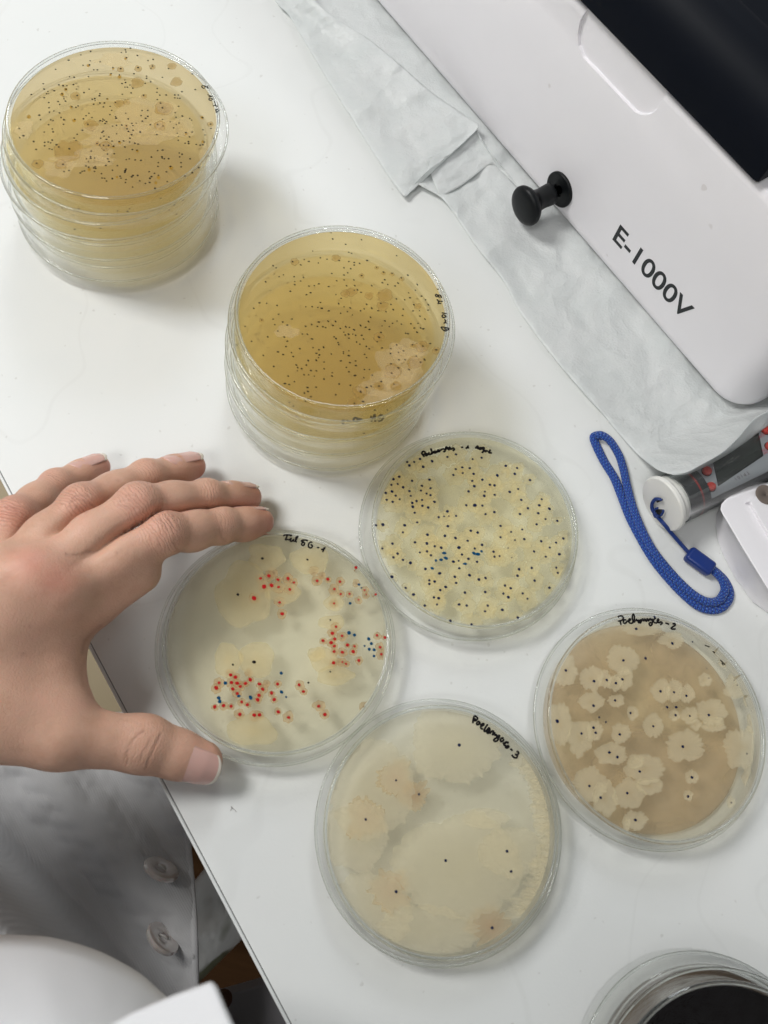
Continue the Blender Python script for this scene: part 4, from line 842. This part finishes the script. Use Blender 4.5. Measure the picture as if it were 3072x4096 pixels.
def hand_sdf(P):
    P = P.astype(np.float64)
    mcp = {k: FJ[k][0] for k in FJ}
    dn = np.array([0, 0, -1.0])
    # back of the hand: metacarpals from the knuckles to the wrist
    wt = {'index': .0, 'middle': .33, 'ring': .66, 'pinky': 1.0}
    palm = None
    for k, w in wt.items():
        wr = W0 + (W1 - W0) * w
        d = rcone(P, mcp[k] + dn * 2.5, wr, 9.6, 12.5)
        d = smin(d, rcone(P, mcp[k] + dn * 12, wr + dn * 10, 9.5, 11), 8)
        palm = d if palm is None else smin(palm, d, 9)
    # web skin between neighbouring knuckles
    ks = ['index', 'middle', 'ring', 'pinky']
    for a, b in zip(ks, ks[1:]):
        pa = mcp[a] + (FJ[a][1] - mcp[a]) * .24 + dn * 9; pb = mcp[b] + (FJ[b][1] - mcp[b]) * .24 + dn * 9
        palm = smin(palm, rcone(P, pa, pb, 6.0, 6.0), 5)
    # forearm
    wc = (W0 + W1) / 2; fa = wc + unit(wc - (mcp['index'] + mcp['ring']) / 2) * 75 + np.array([0, -8, 10])
    palm = smin(palm, rcone(P, W0, fa + np.array([8, -10, 0]), 16, 20), 14)
    palm = smin(palm, rcone(P, W1, fa + np.array([-8, 10, 0]), 15, 20), 14)
    # ball of the thumb and the skin between thumb and forefinger
    cmc, tm, tip_ = FJ['thumb'][0], FJ['thumb'][1], FJ['thumb'][2]
    palm = smin(palm, rcone(P, cmc, W0, 14, 15), 12)
    thumb = smin(rcone(P, cmc, tm, 14.5, 11.0), rcone(P, tm, tip_, 10.6, 9.0), 5)
    palm = smin(palm, thumb, 10)
    w_a, w_b = z4(300, 1090, 34), z4(340, 1480, 28)
    palm = smin(palm, rcone(P, w_a, w_b, 9.6, 8.6), 10)
    palm = smin(palm, rcone(P, z4(-50, 1000, 40), z4(0, 1500, 34), 13, 12), 14)
    # pads on the palm side of the forefinger's base, seen past the back of the hand
    palm = smin(palm, rcone(P, z4(430, 985, 30), z4(300, 1200, 26), 9.0, 8.5), 8)
    palm = smin(palm, rcone(P, z4(765, 812, 36), z4(540, 950, 31), 8.0, 9.2), 7)
    d_all = palm; fds = {}
    for k in ('index', 'middle', 'ring', 'pinky'):
        j, r = FJ[k], FING[k][1]
        d = rcone(P, j[0] + dn * 1.5, j[1], r[0] - .6, r[1] - .35)
        d = smin(d, rcone(P, j[1], j[2], r[1] - .5, r[2] - .1), 2.5)
        d = smin(d, rcone(P, j[2], j[3], r[2] - .15, r[3]), 2.5)
        # fuller flesh between the joints, on the palm side
        for a, b, f in ((0, 1, .55), (1, 2, .5), (2, 3, .62)):
            c = j[a] + (j[b] - j[a]) * f; t = unit(j[b] - j[a]); pd = unit(dn - t * (dn @ t))
            d = smin(d, blob(P, c + pd * 1.2, (r[a] + r[b]) / 2 - .15), 5)
        # joint knobs on the back of the finger
        for q, kn in ((1, 1.0), (2, .55)):
            t = unit(j[q + 1] - j[q - 1]); up = -unit(dn - t * (dn @ t))
            d = smin(d, blob(P, j[q] + up * kn * .8, r[q] - .75), 4)
        fds[k] = d; d_all = np.minimum(d_all, smin(palm, d, 4.5))
    # creases where neighbouring fingers lie against each other
    for a, b in zip(ks, ks[1:]):
        A0, A1 = (mcp[a] + mcp[b]) / 2, (FJ[a][1] + FJ[b][1]) / 2; ax = A1 - A0
        t = ((P - A0) @ ax) / (ax @ ax); m_ = np.clip((t - .34) / .25, 0, 1)
        d_all = d_all + 2.2 * m_ * np.exp(-((fds[a] - fds[b]) / 1.7) ** 2)
    j, r = FJ['thumb'], FING['thumb'][1]
    d = rcone(P, j[2], j[3], 9.0, 7.5)
    d = smin(d, blob(P, j[2] + (j[3] - j[2]) * .55 + dn * .6, 8.3), 4)
    d = smin(d, blob(P, j[2] + np.array([0, 0, 1.0]), 8.9), 3)
    d_all = smin(d_all, d, 5)
    # knuckle heads
    for k in ks: d_all = smin(d_all, blob(P, mcp[k] + np.array([0, 0, 1.6]), 8.0), 7)
    return d_all
_all = np.concatenate([np.array(v) for v in FJ.values()])
HLO = np.array([-235.0, -45.0, -2.0]); HHI = np.array([-22.0, 128.0, 70.0])
HV, HF = surface_net(hand_sdf, HLO, HHI, .8)

def skin_material():
    t = NT('skin'); co = t.coord(1.0)
    red = t.attr('red').outputs['Fac']; wu = t.attr('wr_u').outputs['Fac']; wm = t.attr('wr_m').outputs['Fac']
    n1 = t.noise(co, 48, 5, .65); n2 = t.noise(co, 260, 3); n3 = t.noise(co, 1500, 3, .6)
    base = t.ramp(n1, [(.32, (.50, .295, .20)), (.52, (.60, .375, .265)), (.70, (.64, .375, .275))])
    base = t.mix(t.math('MULTIPLY', n2, .35), base, (.60, .29, .22))
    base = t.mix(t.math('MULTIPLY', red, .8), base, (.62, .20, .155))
    fr = t.ramp(t.noise(co, 420, 2, .4), [(.70, (0, 0, 0)), (.78, (1, 1, 1))])
    base = t.mix(t.math('MULTIPLY', fr, .22), base, (.30, .14, .09))
    mo = t.ramp(t.noise(co, 130, 4, .7), [(.35, (0, 0, 0)), (.68, (1, 1, 1))])
    base = t.mix(t.math('MULTIPLY', mo, .28), base, (.66, .41, .30))
    # fine skin relief: cross lines over the joints, pores elsewhere
    nz = t.noise(co, 240, 2)
    ph = t.math('ADD', t.math('MULTIPLY', wu, 2.6), t.math('MULTIPLY', nz, 9.0))
    sn = t.math('ABSOLUTE', t.math('SINE', ph)); sn = t.math('POWER', sn, .45)
    wr = t.math('MULTIPLY', sn, wm)
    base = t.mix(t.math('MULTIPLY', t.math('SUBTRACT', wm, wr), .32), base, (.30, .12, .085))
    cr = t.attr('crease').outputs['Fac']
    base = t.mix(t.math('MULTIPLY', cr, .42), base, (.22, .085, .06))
    vor = t.n('ShaderNodeTexVoronoi', feature='DISTANCE_TO_EDGE', ins={'Vector': co, 'Scale': 720.0})
    cell = t.math('MINIMUM', vor.outputs[0], .16)
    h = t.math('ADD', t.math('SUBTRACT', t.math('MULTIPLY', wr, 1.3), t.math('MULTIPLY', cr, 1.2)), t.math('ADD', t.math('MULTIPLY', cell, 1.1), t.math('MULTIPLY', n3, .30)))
    bp = t.bump(h, .65, .00034)
    b = t.bsdf(base, .46, bp, **{'Subsurface Weight': .16, 'Subsurface Radius': (1.0, .38, .22), 'Subsurface Scale': .0022, 'Specular IOR Level': .38})
    return t.surf(b)
person = thing('person', 'person in a white lab coat, bare left hand steadying a dish at the table edge', 'person', (-150, -60, -300))
def build_hand():
    V = HV.copy(); Fq = HF
    # relax the lattice a little
    n = len(V)
    E_ = np.concatenate([Fq[:, [0, 1]], Fq[:, [1, 2]], Fq[:, [2, 3]], Fq[:, [3, 0]]])
    for it in range(3):
        acc = np.zeros_like(V); c = np.zeros(n)
        np.add.at(acc, E_[:, 0], V[E_[:, 1]]); np.add.at(c, E_[:, 0], 1); np.add.at(acc, E_[:, 1], V[E_[:, 0]]); np.add.at(c, E_[:, 1], 1)
        V = V + .45 * (acc / c[:, None] - V)
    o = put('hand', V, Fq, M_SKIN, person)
    red = np.zeros(n); wu = np.zeros(n); wm = np.zeros(n)
    best = np.full(n, 1e9)
    for k in FJ:
        j = FJ[k]; base = 0.0
        for s_ in range(3):
            a, b = j[s_], j[s_ + 1]; L = np.linalg.norm(b - a); t = ((V - a) @ (b - a)) / L
            dist = np.linalg.norm(V - a - np.clip(t / L, 0, 1)[:, None] * (b - a), axis=1)
            m_ = dist < best; best[m_] = dist[m_]; wu[m_] = base + t[m_]; base += L
        for q, amp, rad in ((1, 1.0, 8.5), (2, .75, 6.5)):
            if k == 'thumb' and q == 1: continue
            if k == 'thumb': rad, amp = 10.5, .32
            up = np.array([0, 0, 1.0]); d = np.linalg.norm(V - j[q] - up * 3, axis=1)
            g = np.exp(-(d / rad) ** 4) * np.clip((V[:, 2] - j[q][2]) / 4 + .3, 0, 1)
            wm = np.maximum(wm, amp * g); red = np.maximum(red, (.5 if q == 1 else .2) * np.exp(-(d / 7.5) ** 2))
        red = np.maximum(red, (.95 if k != 'thumb' else .6) * np.exp(-(np.linalg.norm(V - j[3] + np.array([0, 0, 3.0]), axis=1) / 10.5) ** 2))
    for q in (z4(165, 765, 60), z4(285, 850, 56), z4(60, 480, 43)):
        red = np.maximum(red, .6 * np.exp(-(np.linalg.norm(V - q, axis=1) / 7.0) ** 2))
    # long skin folds, drawn on the upper side
    Q = V - np.array([0, 0, CAM_H]); Zc = Q @ V_D; xx = F_PX * (Q @ V_R) / Zc; yy = -F_PX * (Q @ V_U) / Zc
    U2 = np.stack([(CXP + CR * xx - SR * yy) / .7233, (CYP + SR * xx + CR * yy - 1700) / .7233], 1)
    cre = np.zeros(n)
    FOLDS = [([(800, 1690), (740, 1740), (708, 1810), (702, 1870)], .7, 7), ([(890, 1710), (850, 1790), (830, 1840), (805, 1905)], .8, 7), ([(835, 1740), (800, 1800), (770, 1860)], .55, 7),
             ([(962, 640), (985, 690), (1000, 705)], .8, 9), ([(880, 515), (905, 540), (925, 580)], .8, 7), ([(925, 505), (945, 535), (955, 570)], .7, 7), ([(1222, 590), (1228, 620), (1245, 640)], .6, 8), ([(1135, 445), (1150, 465)], .6, 8),
             ([(400, 405), (440, 390), (490, 395)], .6, 7), ([(395, 425), (430, 412), (480, 425), (520, 450)], .7, 7), ([(380, 450), (430, 455), (480, 485)], .5, 7), ([(690, 395), (730, 385), (760, 400)], .6, 7), ([(665, 420), (720, 415), (770, 430)], .55, 7), ([(650, 445), (700, 450), (750, 465)], .45, 7),
             ([(35, 455), (60, 450), (95, 470)], .6, 7), ([(270, 275), (300, 285), (320, 305)], .4, 7), ([(640, 300), (660, 310)], .3, 7), ([(0, 880), (90, 800), (200, 730)], .18, 16), ([(370, 715), (430, 722), (500, 695)], .7, 8), ([(560, 1110), (520, 1140), (470, 1190), (455, 1260)], .7, 10), ([(470, 1300), (450, 1380), (490, 1480), (560, 1540)], .35, 14)]
    for pts, amp, wd in FOLDS:
        pl = catmull([np.array([*p, 0.]) for p in pts], 8); dm = np.full(n, 1e9)
        for a, b in zip(pl, pl[1:]):
            a2, b2 = a[:2], b[:2]; t_ = np.clip(((U2 - a2) @ (b2 - a2)) / ((b2 - a2) @ (b2 - a2) + 1e-9), 0, 1); dm = np.minimum(dm, np.linalg.norm(U2 - a2 - t_[:, None] * (b2 - a2), axis=1))
        cre = np.maximum(cre, amp * np.exp(-(dm / wd) ** 2))
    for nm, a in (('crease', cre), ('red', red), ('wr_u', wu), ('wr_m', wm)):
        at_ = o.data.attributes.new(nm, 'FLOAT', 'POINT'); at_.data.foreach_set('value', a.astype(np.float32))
    # nails
    tocam = np.array([0, 0, 1.0])
    spec = {'pinky': (.62, .80, 9.5, .80, .38), 'ring': (.62, .80, 11.5, .80, .36), 'middle': (.86, .50, 11.0, .75, .36), 'index': (.97, .18, 10.5, .75, .40), 'thumb': (-.42, .92, 13.0, .92, .30)}
    for k, (wu_, wc_, L, span, b0) in spec.items():
        a, b = FJ[k][2], FJ[k][3]; ax = unit(b - a); r0, r1 = FING[k][1][2], FING[k][1][3]
        nn = IMG_UP * wu_ + tocam * wc_; nn = unit(nn - ax * (nn @ ax)); bb = np.cross(ax, nn)
        if k == 'thumb': r0, r1 = 9.15, 7.65
        NU, NP = 30, 17; Vn, mi = [], []
        seg = np.linalg.norm(b - a); u_base = seg * b0 + (1.5 if k == 'thumb' else 0)
        tipu = seg + r1 * (.78 if k != 'thumb' else .86)
        for iu in range(NU):
            s_ = iu / (NU - 1)
            for ip in range(NP):
                ph = (ip / (NP - 1) * 2 - 1); c2 = ph * ph
                u0 = u_base + (2.3 if k != 'thumb' else 4.2) * c2 ** 1.2; u1 = tipu - 2.6 * c2 ** 1.3
                u = u0 + (u1 - u0) * s_
                rr = r0 + (r1 - r0) * min(u / seg, 1.0)
                over = max(0.0, (u - seg) / r1)
                rr = rr * (1 - .10 * over) - (.9 * over) + (.62 if k != 'thumb' else .45) - .40 * (1 - min(s_ * 4, 1))
                an = ph * span
                Vn.append(a + ax * u + (nn * math.cos(an) + bb * math.sin(an)) * rr)
        nb = len(Vn); nf = []
        for iu in range(NU - 1):
            for ip in range(NP - 1):
                q = iu * NP + ip; nf.append((q, q + 1, q + NP + 1, q + NP)); mi.append(1 if iu >= NU - (4 if k != 'thumb' else 3) else 0)
        no = put('fingernail', Vn, nf, None, o, mats=[M_NAIL, M_NAILTIP], midx=mi)
        so = no.modifiers.new('solid', 'SOLIDIFY'); so.thickness = .0006; so.offset = -1
    return o
M_SKIN = skin_material()
M_NAIL = plain('nail_bed', (.66, .40, .345), .26, **{'Subsurface Weight': .15, 'Subsurface Radius': (1, .4, .3), 'Subsurface Scale': .002, 'Coat Weight': .25, 'Coat Roughness': .25})
M_NAILTIP = plain('nail_edge', (.78, .70, .60), .4)
hand = build_hand()
# ------------------------------------------------------------------ lab coat of the person taking part, and what shows below the bench
def mat_cloth():
    t = NT('white_twill'); co = t.coord(1)
    mp = t.n('ShaderNodeMapping', ins={'Vector': t.n('ShaderNodeTexCoord').outputs['Object']}); mp.inputs['Rotation'].default_value = (0, 0, math.radians(40))
    w = t.n('ShaderNodeTexWave', wave_type='BANDS', bands_direction='Y', ins={'Vector': mp.outputs[0], 'Scale': 330.0, 'Distortion': .15, 'Detail': 0.0})
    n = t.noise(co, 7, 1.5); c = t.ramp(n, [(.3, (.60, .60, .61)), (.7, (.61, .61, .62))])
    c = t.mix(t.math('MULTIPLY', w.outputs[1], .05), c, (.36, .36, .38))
    b = t.bsdf(c, .85, t.bump(w.outputs[1], .2, .0004, t.bump(n, .04, .003)), **{'Sheen Weight': .15})
    return t.surf(b)
M_COAT = mat_cloth()
M_COAT_LIT = NT('white_coat_lit'); _n = M_COAT_LIT.noise(M_COAT_LIT.coord(1), 2400, 2, .5)  # same coat without twill, its colour paler to carry the light on the chest
M_COAT_LIT = M_COAT_LIT.surf(M_COAT_LIT.bsdf((.72, .72, .735), .9, M_COAT_LIT.bump(_n, .25, .0003)))
nc = vnoise(0, 21)
def cgrid(name, px0, px1, py0, py1, nu, nv, zf, parent, mat, xr=None, thick=1.2):
    V = []
    for j in range(nv):
        py = py0 + (py1 - py0) * j / (nv - 1)
        b = xr(py) if xr else px1
        for i in range(nu):
            px = px0 + (b - px0) * i / (nu - 1); V.append(at(px, py, zf(px, py)))
    Fc = [(j * nu + i, j * nu + i + 1, (j + 1) * nu + i + 1, (j + 1) * nu + i) for j in range(nv - 1) for i in range(nu - 1)]
    o = put(name, V, Fc, mat, parent); s = o.modifiers.new('solid', 'SOLIDIFY'); s.thickness = thick * MM; s.offset = -1
    return o
def z_lap(px, py):
    # signed distance below the belly fold line (photograph pixels)
    d = ((py - 3330) - (px) * 1.08) / 1.47
    belly = 95 * sm((d + 40) / 330) + 25 * sm((d - 200) / 400)
    fold = 10 * math.sin(d / 62.0 + .4 * nc(px * .35, py * .35)) * sm((60 - d) / 200) * sm((px + 900) / 900)
    return -112 + belly + fold * .45 + 1.6 * nc(px * .06, py * .06) + .012 * (py - 3300)
def x_flap(py): return 745 + 12 * math.sin((py - 3300) / 230) + max(0, (py - 3300)) * .055
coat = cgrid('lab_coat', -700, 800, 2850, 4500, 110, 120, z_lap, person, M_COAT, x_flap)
# front edge: a turned hem running down the flap
hem = [at(x_flap(py) - 2, py, z_lap(x_flap(py), py) + .6) for py in range(3000, 4450, 40)]
put('hem', *sweep(hem, 1.6, 1.1, 8), M_COAT, coat)
for off in (16, 95):
    put('stitching', *sweep([at(x_flap(py) - off, py, z_lap(x_flap(py) - off, py) + .15) for py in range(3000, 4450, 30)], .5, .3, 6), M_COAT, coat)
def mat_btn():
    t = NT('pearl_button'); n = t.noise(t.coord(1), 240, 3)
    return t.surf(t.bsdf(t.ramp(n, [(.3, (.62, .54, .50)), (.7, (.74, .68, .64))]), .2, **{'Coat Weight': .5, 'Transmission Weight': .35, 'Subsurface Weight': .15, 'Subsurface Scale': .002}))
M_BTN2 = mat_btn()
for x, y, k1, mr, mu in ((645, 3478, .45, .46, .89), (650, 3755, .50, .66, .75)):
    c_ = at(x, y, z_lap(x, y) + 7.5); v_ = unit(np.array([0, 0, CAM_H]) - c_); m_ = CAM_R * mr + CAM_U * mu; m_ = unit(m_ - v_ * (m_ @ v_)); a_ = unit(k1 * v_ + .86 * m_)
    b_ = auto_smooth(put('button', *lathe([(.01, .2), (2.5, .2), (3.5, 1.0), (6.8, 1.5), (8.2, 1.2), (8.8, .2), (8.4, -1.0), (6, -1.6), (.01, -1.6)], c_, 40, axis=a_), M_BTN2, coat))
    put('button_thread', *sweep([c_ + a_ * 1.0 + np.array([-2.2, .6, 0]), c_ + a_ * 1.5, c_ + a_ * 1.0 + np.array([2.2, -.6, 0])], .5, .5, 6), plain('thread', (.6, .58, .55), .8), b_)
# side strap and seam at the waist
ST = [[(-120, 3520), (0, 3557), (60, 3590), (92, 3602)], [(-120, 3610), (0, 3645), (50, 3662), (82, 3672)]]
V = []
for k in range(13):
    t_ = k / 12
    for r in range(5):
        a = catmull([np.array([*p, 0.]) for p in ST[0]], 4); b = catmull([np.array([*p, 0.]) for p in ST[1]], 4)
        p = a[k] + (b[k] - a[k]) * r / 4; V.append(at(p[0], p[1], z_lap(p[0], p[1]) + 4.0 - 1.2 * ((r - 2) / 2) ** 2))
o = put('waist_strap', V, [(k * 5 + r, k * 5 + r + 1, (k + 1) * 5 + r + 1, (k + 1) * 5 + r) for k in range(12) for r in range(4)], M_COAT, coat); s_ = o.modifiers.new('solid', 'SOLIDIFY'); s_.thickness = .0016
seam = [at(x, y, z_lap(x, y) + .5) for x, y in ((78, 3585), (110, 3550), (140, 3520), (170, 3503), (195, 3500))]
put('seam', *sweep(catmull(seam, 6), 1.1, .7, 8), M_COAT, coat)
seam = [at(x, y, z_lap(x, y) + .5) for x, y in ((108, 3690), (106, 3720), (104, 3760))]
put('seam', *sweep(catmull(seam, 6), 1.0, .7, 8), M_COAT, coat)
# chest of the coat, close to the lens
CON = catmull([np.array([*p, 0.]) for p in ((-900, 3900), (-500, 3790), (-200, 3745), (0, 3738), (180, 3746), (300, 3772), (400, 3806), (480, 3846), (560, 3893), (620, 3945), (690, 4010), (760, 4090), (860, 4230), (930, 4400))], 6)
V = []; NVc = 26; nn_ = len(CON)
for i, p in enumerate(CON):
    for j in range(NVc):
        v = j / (NVc - 1); q = p + np.array([(-60 - .15 * (p[0])) * v, 1500 * v, 0]) * 1.0
        z = 70 + 72 * math.sqrt(max(0, 1 - (1 - min(v * 2.4, 1)) ** 2)) + 14 * v + 1.2 * nc(q[0] * .05, q[1] * .05)
        V.append(at(q[0], q[1], z))
bodice = put('coat_chest', V, [(i * NVc + j, i * NVc + j + 1, (i + 1) * NVc + j + 1, (i + 1) * NVc + j) for i in range(nn_ - 1) for j in range(NVc - 1)], M_COAT_LIT, person); s_ = bodice.modifiers.new('solid', 'SOLIDIFY'); s_.thickness = .0015
LP = [(380, 4140), (520, 4060), (680, 3992), (800, 3948), (838, 3934), (856, 3938), (868, 3962), (900, 4040), (950, 4150), (1010, 4290), (800, 4420), (500, 4400)]
def z_lapel(x, y): return 148 + .010 * (x - 600) + .015 * (y - 4000)
top = [at(x, y, z_lapel(x, y)) for x, y in LP]; n_ = len(top)
lap_o = put('lapel', [p - np.array([0, 0, h]) for h in (2.6, 0) for p in top], [(k, (k + 1) % n_, n_ + (k + 1) % n_, n_ + k) for k in range(n_)] + [tuple(n_ + k for k in range(n_)), tuple(range(n_))[::-1]], M_COAT_LIT, bodice, smooth=False); bevel(lap_o, 1.2, 4, 30)
# unseen rest of the torso, added behind the lens to shade the near bench
V = []; TZ = [(-140, 150, 85), (0, 150, 82), (120, 158, 82), (200, 165, 84), (270, 165, 78), (310, 140, 66), (328, 90, 52), (334, 20, 20)]
for z, ax_, ay_ in TZ:
    for k in range(40):
        a = 2 * math.pi * k / 40; V.append((-60 + ax_ * math.cos(a), -190 + ay_ * math.sin(a), z))
Fc = [(i * 40 + k, i * 40 + (k + 1) % 40, (i + 1) * 40 + (k + 1) % 40, (i + 1) * 40 + k) for i in range(len(TZ) - 1) for k in range(40)]
put('coat_torso_occluder', V, Fc, M_COAT, person)
# unseen sleeve from the wrist, carried up the arm to shade the lap
wc = (W0 + W1) / 2; fdir = unit(wc - (FJ['index'][0] + FJ['ring'][0]) / 2); sl0 = wc + fdir * 34 + np.array([0, -4, 4])
put('sleeve', *sweep(catmull([sl0, sl0 + fdir * 40 + np.array([0, -6, 14]), np.array([-272, -110, 130]), np.array([-260, -170, 190]), np.array([-215, -190, 270])], 8), [31 + 1.1 * i for i in range(33)], [26 + 1.2 * i for i in range(33)], 28), M_COAT, person)
# ------------------------------------------------------------------ below the bench
def mat_wood():
    t = NT('brown_wood'); tc = t.n('ShaderNodeTexCoord'); mp = t.n('ShaderNodeMapping', ins={'Vector': tc.outputs['Object']}); mp.inputs['Scale'].default_value = (1, 14, 1); mp.inputs['Rotation'].default_value = (0, 0, math.radians(-60))
    n = t.noise(mp.outputs[0], 5, 5, .6)
    return t.surf(t.bsdf(t.ramp(n, [(.3, (.036, .016, .006)), (.7, (.065, .031, .012))]), .8, **{'Specular IOR Level': .08}))
M_WOOD = mat_wood()
fl = put('floor', [(-2500, -2500, -740), (2500, -2500, -740), (2500, 2500, -740), (-2500, 2500, -740)], [(0, 1, 2, 3)], M_WOOD, smooth=False); fl['kind'] = 'structure'
def mat_print():
    t = NT('leaf_print_cloth'); co = t.coord(1); n = t.noise(co, 16, 2, .45); m_ = t.ramp(n, [(.53, (0, 0, 0)), (.60, (1, 1, 1))])
    c = t.mix(m_, (.85, .85, .82), (.20, .21, .13)); return t.surf(t.bsdf(c, .8))
pts = [[(700, 3620), (815, 3478), (960, 3300), (1100, 3100)], [(720, 4010), (790, 3937), (900, 3825), (1075, 3650)]]
V = []; a = catmull([np.array([*p, 0.]) for p in pts[0]], 6); b = catmull([np.array([*p, 0.]) for p in pts[1]], 6)
for k in range(len(a)):
    for r in range(13):
        p = a[k] + (b[k] - a[k]) * r / 12; w = math.sin(math.pi * r / 12); V.append(at(p[0], p[1], -420 + 45 * math.sqrt(max(w, 0)) + 6 * nc(p[0] * .4, p[1] * .4)))
pc = put('printed_cloth', V, [(k * 13 + r, k * 13 + r + 1, (k + 1) * 13 + r + 1, (k + 1) * 13 + r) for k in range(len(a) - 1) for r in range(12)], mat_print(), org=at(850, 3700, -420)); s_ = pc.modifiers.new('solid', 'SOLIDIFY'); s_.thickness = .004
pc['label'] = 'pale cloth with a grey green leaf print, in the gap beside the lab coat'; pc['category'] = 'cloth'
gq = [at(x, y, -165) for x, y in ((820, 4002), (1060, 3934), (1330, 3860), (1400, 4400), (900, 4500))]; n_ = len(gq)
gb = put('grey_panel', [p - np.array([0, 0, h]) for h in (22, 0) for p in gq], [(k, (k + 1) % n_, n_ + (k + 1) % n_, n_ + k) for k in range(n_)] + [tuple(n_ + k for k in range(n_)), tuple(range(n_))[::-1]], plain('grey_panel', (.24, .235, .25), .6), org=gq[1], smooth=False); bevel(gb, 1.5, 3)
gb['label'] = 'dark grey flat panel under the bench edge at the bottom'; gb['category'] = 'panel'
put('rust_mark', *lathe([(.01, .3), (3, .25), (4.6, .1), (4.8, 0), (.01, 0)], at(893, 3996, -165), 14), plain('rust', (.09, .04, .02), .9), gb)
# beige stool seat under the hand
sc_ = at(300, 2560, -150)
stool = thing('stool', 'beige padded stool seat glimpsed between thumb and palm', 'stool', sc_ * [1, 1, 0] + np.array([0, 0, -740]))
M_BEI = plain('beige_vinyl', (.42, .34, .21), .55)
auto_smooth(put('seat', *lathe([(.01, -38), (150, -38), (162, -30), (166, -16), (160, -4), (140, 0), (.01, 2)], sc_ + np.array([-70, 40, 0]), 64), M_BEI, stool))
put('column', *lathe([(25, -590), (25, -38), (.01, -38), (.01, -590)], sc_ + np.array([-70, 40, 0]), 24), M_BLKM, stool)
# stray fibre on the bench
FP = Px(0, 2950, .7233)
hr = put('fibre', *sweep(catmull([FP(x, y, .2) for x, y in ((1272, 405), (1282, 392), (1278, 380), (1290, 395), (1302, 404), (1308, 412))], 5), .07, .07, 5), plain('fibre', (.25, .22, .2), .8), org=FP(1290, 395, 0))
hr['label'] = 'tiny curled dark fibre lying on the bench below the thumb'; hr['category'] = 'fibre'
for o in list(bpy.data.objects):
    if '_org' in o: del o['_org']
